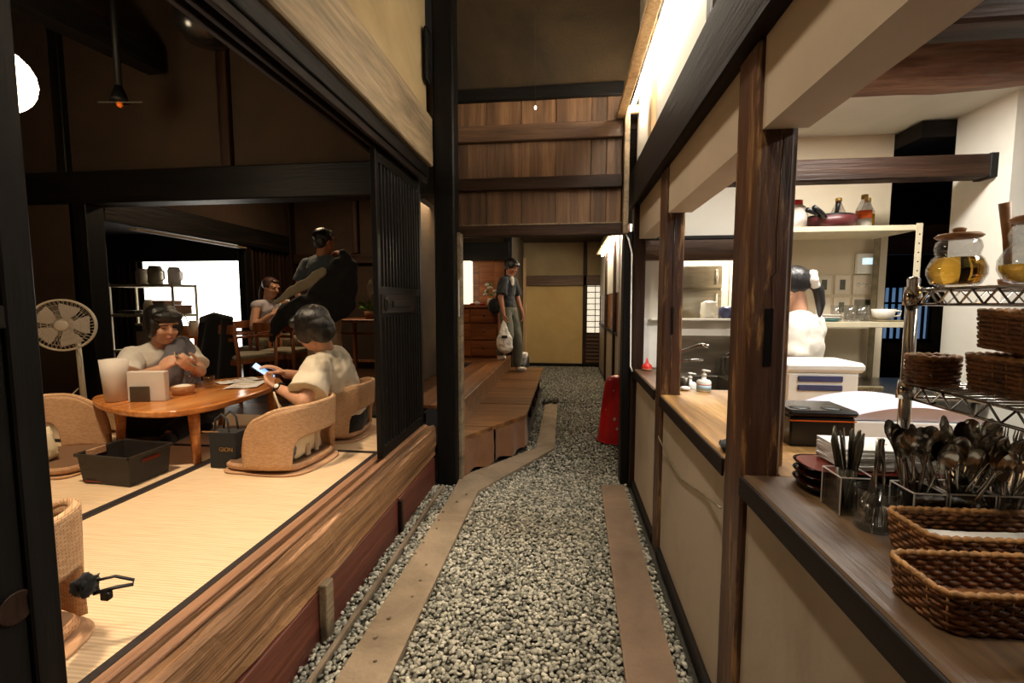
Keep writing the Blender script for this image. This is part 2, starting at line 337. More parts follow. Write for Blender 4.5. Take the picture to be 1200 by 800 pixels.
def link(name, me, mat, parent=None, fix=True):
    n = len(me.vertices); co = np.empty(n * 3, np.float32); me.vertices.foreach_get('co', co); co = co.reshape(-1, 3)
    lo, hi = co.min(0), co.max(0); org = np.array([(lo[0] + hi[0]) / 2, (lo[1] + hi[1]) / 2, lo[2]])
    co -= org; me.vertices.foreach_set('co', co.ravel()); me.update()
    if fix:
        bm = bmesh.new(); bm.from_mesh(me); bmesh.ops.recalc_face_normals(bm, faces=bm.faces); bm.to_mesh(me); bm.free()
    me.materials.append(MATS[mat] if isinstance(mat, str) else mat)
    o = bpy.data.objects.new(name, me); COL.objects.link(o)
    o.location = Vector(org.tolist())
    if parent is not None:
        o.parent = parent
        if parent.get('_w'): o.location -= worldloc(parent)
        o['_w'] = parent.get('_w', 0)
    else: o['_w'] = 1
    return o
def worldloc(o):
    l = o.location.copy()
    while o.parent is not None: o = o.parent; l = l + o.location
    return l
def tag(o, label=None, cat=None, group=None, kind=None):
    if label: o['label'] = label
    if cat: o['category'] = cat
    if group: o['group'] = group
    if kind: o['kind'] = kind
    return o
def thing(name, label, cat, loc=(0, 0, 0), rz=0.0, group=None, world=None):
    o = bpy.data.objects.new(name, None); COL.objects.link(o); o.empty_display_size = 0.05
    o.location = loc; o.rotation_euler = (0, 0, rz)
    o['_w'] = (0 if rz else 1) if world is None else world
    return tag(o, label, cat, group)
def copy_tree(o, parent=None, loc=None, rz=None, label=None):
    c = o.copy(); COL.objects.link(c); c.parent = parent
    if loc is not None: c.location = loc
    if rz is not None: c.rotation_euler.z = rz
    if label: c['label'] = label
    for ch in list(o.children): copy_tree(ch, c)
    return c
NT = [0]
def trim(mb, mat, label, cat='post'):
    NT[0] += 1
    return tag(mb.build('trim_%d' % NT[0], mat), label, cat, kind='structure')
def struct(name, mb, mat, label, cat='wall'):
    return tag(mb.build(name, mat), label, cat, kind='structure')
def post(x0, x1, y0, y1, z0, z1, mat, label, cat='post', c=0.006): return trim(MB().cbox(x0, x1, y0, y1, z0, z1, c), mat, label, cat)
# ================================================================ STRUCTURE
random.seed(7); np.random.seed(7)
# ---- ground of the passage
struct('floor', MB().box(-1.25, 0.95, -1.3, 10.1, -0.12, -0.012), 'soil', 'dark earth bed under the gravel passage', 'floor')
CURB_L = [(-0.81, -1.2), (-0.80, 1.5), (-0.79, 3.1), (-0.80, 3.42), (-0.27, 4.19), (-0.27, 6.3), (-0.11, 6.3), (-0.10, 4.2), (-0.615, 3.16), (-0.615, 1.5), (-0.62, -1.2)]
CURB_R = [(0.215, -1.2), (0.221, 1.59), (0.263, 3.37), (0.43, 3.39), (0.405, 1.6), (0.40, -1.2)]
trim(MB().prism(CURB_L, -0.03, 0.02), 'concrete', 'worn concrete kerb strip along the raised tatami room, bending at the far post', 'kerb')
trim(MB().prism(CURB_R, -0.03, 0.02), 'concrete_brown', 'brown concrete kerb strip along the kitchen counter wall', 'kerb')
trim(MB().box(-0.905, -0.885, -1.0, 3.25, -0.02, 0.014), 'concrete', 'thin sandy edging strip in the gravel under the red boards', 'kerb')
def inside(poly, x, y):
    c = False; j = len(poly) - 1
    for i in range(len(poly)):
        if (poly[i][1] > y) != (poly[j][1] > y) and x < (poly[j][0] - poly[i][0]) * (y - poly[i][1]) / (poly[j][1] - poly[i][1]) + poly[i][0]: c = not c
        j = i
    return c
def gravel(name, pts, size, label):
    bm = bmesh.new(); bmesh.ops.create_icosphere(bm, subdivisions=1, radius=1.0)
    bv = np.array([v.co[:] for v in bm.verts]); bm.verts.index_update(); bf = np.array([[v.index for v in f.verts] for f in bm.faces]); bm.free()
    n = len(pts); P = np.array(pts)
    rs = np.random.RandomState(3)
    sc = size * rs.uniform(0.62, 1.15, (n, 1)) * np.stack([rs.uniform(0.8, 1.25, n), rs.uniform(0.6, 1.0, n), rs.uniform(0.4, 0.75, n)], 1)
    vv = bv[None] * (1 + rs.uniform(-0.24, 0.24, (n, len(bv), 1))) * sc[:, None, :]
    a = rs.uniform(0, 2 * PI, n); b = rs.normal(0, 0.45, n)
    ca, sa, cb, sb = np.cos(a), np.sin(a), np.cos(b), np.sin(b)
    x, y, z = vv[..., 0], vv[..., 1], vv[..., 2]
    y, z = y * cb[:, None] - z * sb[:, None], y * sb[:, None] + z * cb[:, None]
    x, y = x * ca[:, None] - y * sa[:, None], x * sa[:, None] + y * ca[:, None]
    co = np.stack([x + P[:, 0:1], y + P[:, 1:2], z + P[:, 2:3]], -1).reshape(-1, 3)
    fc = (bf[None] + (np.arange(n) * len(bv))[:, None, None]).reshape(-1, 3)
    me = bpy.data.meshes.new(name); me.vertices.add(len(co)); me.vertices.foreach_set('co', co.astype(np.float32).ravel())
    me.loops.add(fc.size); me.loops.foreach_set('vertex_index', fc.ravel().astype(np.int32)); me.polygons.add(len(fc))
    me.polygons.foreach_set('loop_start', np.arange(0, fc.size, 3, dtype=np.int32)); me.polygons.foreach_set('loop_total', np.full(len(fc), 3, np.int32)); me.update(calc_edges=True)
    me.materials.append(MATS['gravel'])
    o = bpy.data.objects.new(name, me); COL.objects.link(o)
    return tag(o, label, 'gravel', kind='stuff')
gp = []; gl = []
y = 1.0
while y < 9.95:
    st = 0.0150 if y < 3.6 else (0.021 if y < 6 else 0.027)
    xl, xr = (-0.96, 0.50) if y < 3.45 else (-0.84, 0.66)
    x = xl
    while x < xr:
        px_, py_ = x + random.uniform(-.5, .5) * st, y + random.uniform(-.5, .5) * st
        x += st
        if inside(CURB_L, px_, py_) or inside(CURB_R, px_, py_) or (-0.915 < px_ < -0.875 and py_ < 3.25): continue
        if -0.97 < px_ < -0.77 and 3.28 < py_ < 3.48: continue
        if math.hypot(px_ - 0.49, py_ - 4.58) < 0.2 or math.hypot(px_ + 0.73, py_ - 7.62) < 0.15: continue
        if px_ > 0.455 and py_ < 3.6: continue
        if 3.45 < py_ < 7.35 and px_ < (-0.80 + (py_ - 3.42) * 0.6 if py_ < 4.15 else -0.36): continue
        if py_ > 7.35 and px_ < -0.84: continue
        (gl if px_ < -0.79 and py_ < 3.4 else gp).append((px_, py_, random.uniform(-0.010, 0.006)))
    y += st
gravel('gravel', gp, 0.0130, 'grey crushed stone gravel covering the passage floor')
gravel('gravel', gl, 0.0130, 'dark grey gravel strip between the kerb and the red boards')

# ---- raised tatami room, sill
sl = MB()
ny = 90
def sill_top(yv, k): return 0.012 * mnoise.noise(V(yv * 3.1, k * 2.3, 0)) + 0.006 * mnoise.noise(V(yv * 9, k, 4))
rows = [(-1.125, 0.438), (-1.085, 0.438), (-1.08, 0.426), (-1.055, 0.426), (-1.05, 0.438), (-1.018, 0.430), (-0.985, 0.440), (-0.968, 0.425), (-0.962, 0.36), (-0.965, 0.285), (-0.975, 0.255), (-0.972, 0.215), (-0.995, 0.20), (-1.125, 0.20)]
vs_, fs_ = [], []
for i in range(ny + 1):
    yv = -1.0 + 4.33 * i / ny
    wear = max(0.0, min(1.0, (2.9 - yv) / 1.2))
    for k, (xx, zz) in enumerate(rows):
        j = wear if 4 <= k <= 11 else 0.1
        vs_.append((xx + j * 1.4 * sill_top(yv, k + 7), yv, zz + j * sill_top(yv, k)))
nr = len(rows)
for i in range(ny):
    for k in range(nr): fs_.append((i * nr + k, i * nr + (k + 1) % nr, (i + 1) * nr + (k + 1) % nr, (i + 1) * nr + k))
fs_ += [tuple(range(nr)), tuple(ny * nr + k for k in range(nr))[::-1]]
so_ = trim(MB().add(vs_, fs_), 'sill_wood', 'massive weathered timber sill with grooves below the tatami edge', 'sill')
for x0_, x1_ in ((-1.122, -1.083), (-1.052, -1.022)): MB().cbox(x0_, x1_, -1.0, 3.3, 0.436, 0.449, 0.003).build('track_rail', 'sill_rail', so_)
wr = tag(thing('wall_left', 'low skirting wall of reddish boards under the timber sill', 'wall', (-0.99, 1.1, 0)), kind='structure')
yb = -1.0
for ye in (0.35, 1.68, 2.545, 3.30):
    MB().cbox(-1.0, -0.968 + random.uniform(-.004, .004), yb + 0.006, ye - 0.006, -0.02, 0.205, 0.004).build('board', 'red_board', wr); yb = ye
MB().box(-1.03, -1.0, -1.0, 3.3, -0.02, 0.205).build('backing', 'dark_wood_y', wr)
MB().cbox(-0.968, -0.945, 2.53, 2.56, -0.02, 0.20, 0.003).build('batten', 'dark_wood_z', wr)
MB().cbox(-0.968, -0.935, 1.655, 1.715, -0.02, 0.235, 0.004).build('batten', 'old_beam', wr)

tf = tag(thing('floor', 'straw tatami floor with dark cloth borders in the raised room', 'floor', (-3.0, 1.2, 0.40)), kind='structure')
MB().box(-6.0, -1.126, -1.0, 3.50, 0.30, 0.405).build('subfloor', 'dark_wood_x', tf)
def mat_piece(x0, x1, y0, y1, bx=True):
    m = MB().cbox(x0 + .002, x1 - .002, y0 + .002, y1 - .002, 0.405, 0.438, 0.003).build('tatami_mat', 'tatami', tf)
    return m
for x0, x1, y0, y1 in [(-2.045, -1.13, 0.83, 2.655), (-2.045, -1.13, -0.995, 0.83), (-2.96, -2.045, 0.83, 2.655), (-2.96, -2.045, -0.995, 0.83), (-4.79, -2.96, 1.74, 2.655), (-4.79, -2.96, 0.83, 1.74), (-4.79, -2.96, -0.08, 0.83), (-4.79, -2.96, -0.99, -0.08), (-2.96, -1.13, 2.655, 3.49), (-4.79, -2.96, 2.655, 3.49), (-6.0, -4.79, 1.0, 3.49), (-6.0, -4.79, -0.99, 1.0)]:
    mt = mat_piece(x0, x1, y0, y1); ends = []
    if (y1 - y0) > (x1 - x0): ends = [(x0 + .002, x0 + .030, y0 + .002, y1 - .002), (x1 - .030, x1 - .002, y0 + .002, y1 - .002)]
    else: ends = [(x0 + .002, x1 - .002, y0 + .002, y0 + .030), (x0 + .002, x1 - .002, y1 - .030, y1 - .002)]
    if y0 == 2.655: ends = ends[:1]
    for e in ends: MB().box(*e, 0.436, 0.4405).build('cloth_border', 'tatami_border', mt)

# ---- left: near sliding door, header beams, plaster, far post
d1 = tag(thing('door_1', 'black wooden sliding door standing open at the near end of the tatami room', 'door', (-1.1, 0.6, 0.456)), kind='structure')
MB().cbox(-1.118, -1.085, 0.785, 0.842, 0.456, 2.19, 0.004).build('door_stile', 'black_wood_z', d1)
MB().cbox(-1.115, -1.095, -0.2, 0.785, 0.456, 2.19, 0.004).build('door_panel', 'black_wood_z', d1)
MB().cbox(-1.10, -1.085, -0.2, 0.786, 1.30, 1.345, 0.003).build('door_rail', 'black_wood_y', d1)
hdl = MB().lathe([(0.001, 0), (0.030, 0), (0.034, 0.004), (0.030, 0.005), (0.02, 0.002), (0.001, 0.002)], (0, 0, 0), 20, mat=Matrix.Rotation(PI / 2, 4, 'Y')); hdl.xf(Matrix.Translation((-1.095, 0.765, 0.74)))
hdl.build('finger_pull', 'dark_wood_z', d1)
trim(MB().cbox(-1.02, -0.955, -1.2, 3.32, 2.315, 2.652, 0.008), 'old_beam', 'broad pale weathered beam over the tatami opening', 'beam')
tk = tag(thing('trim_40', 'dark grooved door track under the pale beam', 'beam', (-1.05, 1.0, 2.19)), kind='structure')
MB().cbox(-1.13, -0.985, -1.2, 3.32, 2.235, 2.315, 0.004).build('track_body', 'black_wood_y', tk)
for xx in (-1.125, -1.075, -1.02): MB().cbox(xx, xx + 0.022, -1.2, 3.32, 2.195, 2.236, 0.003).build('track_lip', 'dark_wood_y', tk)
struct('wall_left', MB().box(-1.10, -1.0, -1.2, 3.32, 2.64, 4.3), 'plaster_yellow', 'yellow plaster wall above the pale beam, running to the ridge')
post(-0.95, -0.80, 3.30, 3.45, -0.02, 4.3, 'black_wood_z', 'tall blackened main post rising from the gravel beside the lattice', c=0.012)
post(-0.80, -0.772, 3.36, 3.45, -0.02, 1.86, 'old_beam', 'narrow pale jamb fixed to the far side of the black post', c=0.004)
pq = tag(MB().cbox(-0.978, -0.952, 3.20, 3.31, 2.86, 3.22, 0.012).build('wooden_plaque', 'black_wood_z'), 'dark wooden plaque fixed high against the tall black post', 'plaque')
nt = tag(MB().box(-0.812, -0.806, 3.290, 3.299, 1.25, 1.52).build('paper_notice', 'paper'), 'narrow paper notice pasted on the pale jamb', 'notice')
nt.location = (-0.786, 3.3575, 1.25)

# ---- lattice door
ld = tag(thing('door_2', 'dark sliding lattice door of close vertical bars beside the tall post', 'door', (-1.05, 2.95, 0.456)), kind='structure')
for yy in (2.50, 3.245): MB().cbox(-1.075, -1.043, yy, yy + 0.045, 0.456, 2.20, 0.003).build('door_stile', 'black_wood_z', ld)
for z0, z1 in ((0.456, 0.52), (2.13, 2.20)): MB().cbox(-1.072, -1.046, 2.545, 3.245, z0, z1, 0.003).build('door_rail', 'black_wood_y', ld)
for zz in (1.27, 1.40): MB().cbox(-1.0585, -1.047, 2.545, 3.245, zz, zz + 0.045 if zz > 1.3 else zz + 0.02, 0.002).build('door_rail', 'black_wood_y', ld)
lp = MB().box(-1.045, -1.0445, 2.56, 3.05, 1.295, 1.398)
nb = 13
for i in range(nb):
    yy = 2.60 + i * (3.215 - 2.60) / (nb - 1)
    MB().cbox(-1.075, -1.047, yy - 0.010, yy + 0.010, 0.51, 2.14, 0.003).build('lattice_bar', 'black_wood_z', ld)
lk = MB().cbox(-1.046, -1.036, 2.53, 3.10, 1.288, 1.40, 0.003).build('lock_board', 'dark_wood_y', ld)
MB().tube([(-1.034, 2.585 + 0.02 * math.cos(a), 1.345 + 0.038 * math.sin(a)) for a in np.linspace(0, 2 * PI, 16, endpoint=False)], 0.005, 6, closed=True).build('pull_ring', 'lacquer_black', lk)
MB().cbox(-1.036, -1.026, 2.68, 2.98, 1.325, 1.365, 0.004).build('bolt', 'black_wood_y', lk)

# ---- plank wall over the passage
pw = tag(thing('wall_back', 'wall of vertical planks between dark rails hanging over the passage', 'wall', (-0.2, 3.5, 1.84)), kind='structure')
xs = [-0.86, -0.605, -0.345, -0.09, 0.165, 0.275, 0.385]
for (z0, z1) in ((2.64, 2.83), (2.265, 2.535), (1.915, 2.185)):
    for i in range(len(xs) - 1):
        MB().cbox(xs[i] + 0.0015, xs[i + 1] - 0.0015, 3.515 + random.uniform(0, .006), 3.54, z0 - 0.02, z1 + 0.02, 0.003).build('plank', 'plank_z', pw)
MB().box(-0.86, 0.40, 3.542, 3.57, 1.86, 2.9).build('backing', 'black_wood_z', pw)
for z0, z1, y0, m in ((2.82, 2.91, 3.48, 'black_wood_x'), (2.53, 2.645, 3.475, 'rail_x'), (2.18, 2.27, 3.475, 'dark_wood_x'), (1.84, 1.925, 3.46, 'dark_wood_x')):
    MB().cbox(-0.83, 0.388, y0, 3.52, z0, z1, 0.006).build('rail', m, pw)
MB().box(-0.83, 0.388, 3.457, 3.475, 1.922, 1.93).build('rail_edge', 'old_beam', pw)
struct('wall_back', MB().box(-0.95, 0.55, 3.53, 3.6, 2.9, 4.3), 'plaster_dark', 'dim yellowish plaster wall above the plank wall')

# ---- right: posts, counter fronts, beam, soffit, upper wall
pA = post(0.485, 0.585, 1.32, 1.46, 0.0, 2.03, 'worn_post', 'worn brown post with a deep mortise standing through the near counter end', c=0.008)
pB = post(0.488, 0.585, 2.45, 2.60, 0.0, 2.03, 'worn_post', 'worn brown post with a split and a mortise between sink and counter', c=0.008)
post(0.465, 0.55, 3.40, 3.52, 0.0, 2.03, 'dark_wood_z', 'dark post at the end of the kitchen counter', c=0.006)
post(0.405, 0.465, 3.44, 3.58, 0.0, 1.86, 'black_wood_z', 'black jamb under the right end of the plank wall', c=0.006)
post(0.388, 0.425, 3.40, 3.50, 1.84, 2.66, 'old_beam', 'slim pale upright at the right end of the plank wall', c=0.004)
MB().cbox(0.5275, 0.5495, 1.3185, 1.321, 1.18, 1.335, 0.0005).build('mortise', 'lacquer_black', pA)
MB().cbox(0.5265, 0.5405, 2.4485, 2.451, 1.19, 1.33, 0.0005).build('mortise', 'lacquer_black', pB)
MB().tube([(0.545, 1.3205, 1.335), (0.540, 1.3205, 1.42), (0.551, 1.3205, 1.43), (0.548, 1.3205, 1.53), (0.551, 1.3205, 1.66), (0.556, 1.3205, 1.79)], 0.0013, 5).build('split', 'lacquer_black', pA)
crk = MB().tube([(0.532, 2.4505, 0.89), (0.531, 2.4505, 1.19)], 0.0018, 5); crk.tube([(0.533, 2.4505, 1.33), (0.530, 2.4505, 1.5), (0.534, 2.4505, 1.8)], 0.0018, 5)
crk.build('split', 'lacquer_black', pB)

wl = tag(thing('wall_right', 'low counter wall of pale panels framed in dark wood', 'wall', (0.52, 1.2, 0)), kind='structure')
for y0, y1 in ((-1.0, 1.32), (1.46, 2.45), (2.60, 3.40)):
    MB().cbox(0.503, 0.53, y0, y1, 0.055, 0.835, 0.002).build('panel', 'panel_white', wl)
    MB().cbox(0.482, 0.53, y0, y1, 0.0, 0.058, 0.004).build('base_rail', 'black_wood_y', wl)
# counter tops
ct = struct('trim_41', MB().cbox(0.487, 1.50, -1.0, 1.318, 0.828, 0.878, 0.005), 'counter_dark', 'dark worn counter top carrying baskets and cutlery', 'counter')
MB().cbox(0.478, 0.4865, -1.0, 1.318, 0.818, 0.874, 0.002).build('edge_board', 'dark_wood_y', ct)
ct = struct('trim_42', MB().cbox(0.487, 1.50, 1.462, 2.448, 0.828, 0.878, 0.005).cbox(0.588, 1.50, 1.318, 1.465, 0.828, 0.878, .002).cbox(0.588, 0.96, 2.446, 2.62, 0.828, 0.878, .002).cbox(0.95, 1.50, 2.446, 2.52, 0.828, 0.878, .002), 'counter_light', 'light scrubbed wooden counter top between the two worn posts', 'counter')
MB().cbox(0.478, 0.4865, 1.462, 2.448, 0.818, 0.874, 0.002).build('edge_board', 'dark_wood_y', ct)
ct = struct('trim_43', MB().cbox(0.487, 0.63, 2.622, 3.398, 0.828, 0.878, 0.005), 'counter_far', 'grey-brown narrow counter top in front of the white splash panel', 'counter')
MB().cbox(0.478, 0.4865, 2.60, 3.398, 0.818, 0.874, 0.002).build('edge_board', 'dark_wood_y', ct)
# main beam and soffit
trim(MB().cbox(0.455, 0.575, -1.2, 4.2, 2.032, 2.30, 0.008), 'dark_wood_y', 'long dark main beam above the kitchen counter posts', 'beam')
for k, (y0, y1) in enumerate(((-1.2, 1.32), (1.46, 2.45), (2.60, 3.40))):
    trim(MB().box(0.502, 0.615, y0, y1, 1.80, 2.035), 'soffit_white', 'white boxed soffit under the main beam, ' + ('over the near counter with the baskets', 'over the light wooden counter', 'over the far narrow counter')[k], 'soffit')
up = tag(thing('wall_right', 'white plaster panels above the main beam, lit by the strip lamp', 'wall', (0.5, 1.5, 2.3)), kind='structure')
for y0, y1 in ((-1.2, 1.66), (1.74, 2.78), (2.90, 3.52)): MB().box(0.49, 0.52, y0, y1, 2.29, 4.3).build('panel', 'wall_white', up)
post(0.462, 0.50, 2.785, 2.895, 2.30, 2.92, 'pale_wood', 'pale wooden stud on the lit white wall above the beam', c=0.003)
post(0.47, 0.52, 2.90, 2.925, 2.30, 2.92, 'black_wood_z', 'thin black strip drawn as the shadow gap beside the pale stud', c=0.003)  # dark strip stands in for the shadow line next to the stud
post(0.462, 0.52, 1.66, 1.74, 2.30, 4.3, 'dark_wood_z', 'dark upright stud above the main beam near the counter', c=0.004)
# strip lamp
sl_ = thing('strip_lamp', 'long bright strip lamp behind a wooden board high on the white wall', 'lamp', (0.42, 2.4, 2.64))
MB().cbox(0.335, 0.395, 0.6, 3.46, 2.645, 2.665, 0.003).build('cover_board', 'pale_wood', sl_)
_l = area('strip_lamp_light', (0.405, 2.0, 2.70), (0.05, 2.7), 17, (1.0, 0.86, 0.66), (0, R(-70), 0)); _l.data.shape = 'RECTANGLE'
for ya, yb_ in ((0.7, 1.98), (2.05, 3.40)): MB().tube([(0.44, ya, 2.70), (0.44, yb_, 2.70)], 0.013, 10).build('tube', 'tube_light', sl_)
MB().cbox(0.36, 0.489, 2.00, 2.03, 2.665, 2.72, 0.003).build('bracket', 'white_plastic', sl_)
MB().cbox(0.36, 0.489, 3.42, 3.45, 2.665, 2.72, 0.003).build('bracket', 'pale_wood', sl_)

# ---- kitchen shell
struct('ceiling', MB().box(0.60, 3.6, -1.3, 5.6, 2.40, 2.46), 'wall_white', 'white kitchen ceiling', 'ceiling')
struct('floor', MB().box(0.55, 3.6, -1.3, 6.0, -0.1, 0.0), 'soil', 'grey kitchen floor', 'floor')
kb = tag(thing('wall_back', 'kitchen back wall with steel splash sheet and pass-through opening', 'wall', (0.95, 3.5, 0)), kind='structure')
MB().box(0.552, 1.34, 3.50, 3.56, 0.0, 1.235).build('lower_wall', 'wall_white', kb)
MB().box(0.552, 1.34, 3.50, 3.56, 1.82, 2.40).build('upper_wall', 'wall_white', kb)
MB().cbox(0.552, 1.34, 3.47, 3.56, 1.655, 1.80, 0.004).build('lintel', 'rail_x', kb)
MB().cbox(0.552, 1.34, 3.46, 3.50, 1.80, 1.825, 0.003).build('lintel_strip', 'black_wood_x', kb)
MB().box(0.552, 0.72, 3.49, 3.5, 1.235, 1.66).build('opening_filler', 'wall_white', kb)  # white panel added in place of the bright view through the opening
MB().box(0.72, 1.34, 3.490, 3.499, 0.80, 1.115).build('splash_sheet', 'steel', kb)
MB().cbox(0.60, 1.34, 3.44, 3.50, 1.225, 1.24, 0.002).build('ledge', 'wall_white', kb)
struct('wall_back', MB().box(1.34, 2.02, 3.25, 3.56, 0.0, 2.4), 'wall_cream', 'cream kitchen wall with light switches behind the shelf rack')
struct('wall_right', MB().box(2.20, 2.6, 2.66, 3.02, 0.0, 2.4), 'wall_white', 'white wall stub carrying the end of the kitchen beam')
struct('wall_right', MB().box(3.5, 3.6, -1.3, 2.7, 0.0, 2.4).box(2.6, 3.6, 2.66, 2.76, 0, 2.4), 'wall_white', 'white outer wall of the kitchen')
struct('wall_back', MB().box(0.6, 3.6, 5.5, 5.6, 0.0, 2.4).box(0.70, 0.76, 3.56, 5.5, 0, 2.4), 'wall_white', 'white tiled wall of the second kitchen beyond the pass-through')
struct('wall_right', MB().box(1.96, 2.02, 3.56, 5.5, 0.0, 2.4), 'wall_white', 'white side wall of the second kitchen')
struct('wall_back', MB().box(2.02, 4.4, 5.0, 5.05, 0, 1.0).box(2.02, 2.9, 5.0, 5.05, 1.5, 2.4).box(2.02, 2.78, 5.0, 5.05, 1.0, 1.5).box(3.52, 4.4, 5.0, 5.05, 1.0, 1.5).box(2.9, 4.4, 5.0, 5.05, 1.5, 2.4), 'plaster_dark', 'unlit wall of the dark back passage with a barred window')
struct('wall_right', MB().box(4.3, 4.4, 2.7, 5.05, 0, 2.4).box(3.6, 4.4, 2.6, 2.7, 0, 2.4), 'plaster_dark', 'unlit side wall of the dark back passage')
struct('ceiling', MB().box(2.02, 4.4, 3.02, 5.05, 2.3, 2.39), 'black_wood_x', 'dark ceiling of the back passage', 'ceiling')
trim(MB().cbox(2.02, 4.3, 4.2, 4.32, 1.75, 1.98), 'dark_wood_x', 'dark cross beam in the back passage', 'beam')
trim(MB().cbox(2.02, 4.3, 4.9, 5.0, 1.55, 1.62), 'dark_wood_x', 'brown rail above the barred window', 'beam')
trim(MB().cbox(2.30, 2.42, 4.5, 4.6, 0, 2.3), 'black_wood_z', 'dark upright in the back passage', 'post')
w1 = tag(thing('window_1', 'blue evening window behind dark vertical bars', 'window', (3.15, 5.0, 1.0)), kind='structure')
MB().box(2.78, 3.52, 5.03, 5.04, 1.0, 1.5).build('pane', 'blue_glow', w1)
for i in range(13): MB().cbox(2.78 + i * 0.0605, 2.802 + i * 0.0605, 4.98, 5.0, 0.98, 1.52, 0.003).build('bar', 'black_wood_z', w1)
for zz in (0.98, 1.34, 1.5): MB().cbox(2.76, 3.54, 4.96, 4.985, zz, zz + 0.02, 0.002).build('rail', 'black_wood_x', w1)
kbm = trim(MB().cbox(0.60, 2.20, 2.74, 2.84, 2.005, 2.12, 0.006), 'dark_wood_x', 'squared dark kitchen beam running into the white wall stub', 'beam')
MB().cbox(2.165, 2.203, 2.736, 2.844, 2.0, 2.124, 0.003).build('beam_end', 'black_wood_x', kbm)
lg = MB(); pts = []; rad = []
for i in range(24):
    xx = 0.70 + i * 2.8 / 23; pts.append((xx, 2.02 + 0.02 * math.sin(xx * 2.1), 2.255 + 0.012 * math.sin(xx * 3.3))); rad.append(0.098 + 0.008 * math.sin(xx * 5) + random.uniform(-.003, .003))
lg.tube(pts, rad, 14, smooth=True); lg.v = [(a, b, max(c, 2.172 + 0.006 * math.sin(a * 4)) + 0.004 * mnoise.noise(V(a * 6, b * 9, c * 9))) for a, b, c in lg.v]
trim(lg, 'log_wood', 'rough peeled log beam below the kitchen ceiling', 'beam')
trim(MB().cbox(0.62, 3.5, 1.52, 1.64, 2.14, 2.40, 0.01), 'dark_wood_x', 'dark squared beam in front of the log under the kitchen ceiling', 'beam')
post(0.60, 0.627, 1.40, 1.47, 0.878, 2.02, 'worn_post', 'thin brown batten standing behind the worn counter-end post', c=0.003)
tag(MB().cbox(0.602, 0.632, 1.395, 1.475, 1.862, 1.905, 0.002).build('wood_block', 'pale_wood'), 'small raw wood packing block above the thin brown batten', 'block')

# ---- far end of the passage
struct('ceiling', MB().box(-1.80, 1.0, 3.6, 10.1, 2.62, 2.70).box(-3.0, -1.80, 6.6, 10.1, 2.62, 2.70), 'dark_wood_x', 'dark board ceiling of the far hall', 'ceiling')
we = tag(thing('wall_back', 'yellow plaster end wall with sliding papered doors and a brown rail', 'wall', (0, 9.95, 0)), kind='structure')
MB().box(-0.95, 0.80, 9.96, 10.05, 1.86, 2.62).build('plaster', 'plaster_yellow', we)
MB().cbox(-0.95, 0.80, 9.90, 9.99, 1.715, 1.93, 0.005).build('rail', 'rail_x', we)
MB().box(-0.92, 0.34, 9.95, 9.98, 0.07, 1.715).build('papered_door', 'fusuma', we)
MB().cbox(-0.95, 0.80, 9.90, 9.99, 0.0, 0.07, 0.004).build('threshold', 'black_wood_x', we)
MB().cbox(0.335, 0.41, 9.90, 9.99, 0.0, 2.62, 0.004).build('post', 'dark_wood_z', we)
MB().cbox(-1.05, -0.92, 9.88, 10.0, 0.0, 2.62, 0.004).build('post', 'dark_wood_z', we)
MB().cbox(-0.925, -0.86, 9.86, 9.92, 0.05, 2.3, 0.004).build('jamb_strip', 'pale_wood', we)
w2 = tag(thing('window_2', 'small paper window in a grid of thin bars at the passage end', 'window', (0.56, 9.93, 0.72)), kind='structure')
MB().box(0.41, 0.70, 9.945, 9.955, 0.72, 1.715).build('paper_pane', 'shoji_glow', w2)
for i in range(9): MB().cbox(0.41, 0.70, 9.93, 9.945, 0.715 + i * 0.122, 0.731 + i * 0.122, 0.002).build('bar', 'dark_wood_x', w2)
for xx in (0.41, 0.585, 0.685): MB().cbox(xx, xx + 0.016, 9.928, 9.944, 0.72, 1.715, 0.002).build('bar', 'dark_wood_z', w2)
lv = tag(thing('door_3', 'brown slatted door foot below the small paper window', 'door', (0.56, 9.93, 0.07)), kind='structure')
MB().box(0.41, 0.70, 9.95, 9.97, 0.07, 0.72).build('backing', 'dark_wood_x', lv)
for i in range(8): MB().cbox(0.41, 0.70, 9.925, 9.95, 0.09 + i * 0.078, 0.135 + i * 0.078, 0.003).build('slat', 'rail_x', lv)
# right wall of the far passage
fw = tag(thing('wall_right', 'far passage wall of pale lower panels, brown openings and lit upper panels', 'wall', (0.68, 6.5, 0)), kind='structure')
for y0, y1 in ((3.6, 5.35), (5.45, 6.75), (6.85, 8.2), (8.3, 9.9)):
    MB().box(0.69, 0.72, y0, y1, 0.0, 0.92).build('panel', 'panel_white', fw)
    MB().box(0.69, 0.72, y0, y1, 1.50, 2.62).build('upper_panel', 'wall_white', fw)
    MB().cbox(0.67, 0.72, y0, y1, 0.90, 0.94, 0.003).build('ledge', 'dark_wood_y', fw)
    MB().box(0.70, 0.72, y0, y1, 0.94, 1.50).build('back_board', 'chest_wood', fw)
for yy in (5.35, 6.75, 8.2): MB().cbox(0.655, 0.72, yy, yy + 0.10, 0.0, 2.62, 0.004).build('post', 'dark_wood_z', fw)
fl = thing('strip_lamp', 'bright strip lamp under a board on the far passage wall', 'lamp', (0.62, 6.6, 2.2))
MB().cbox(0.52, 0.68, 5.0, 8.6, 2.22, 2.24, 0.003).build('cover_board', 'pale_wood', fl)
MB().tube([(0.62, 5.1, 2.19), (0.62, 8.5, 2.19)], 0.016, 10).build('tube', 'tube_light', fl)
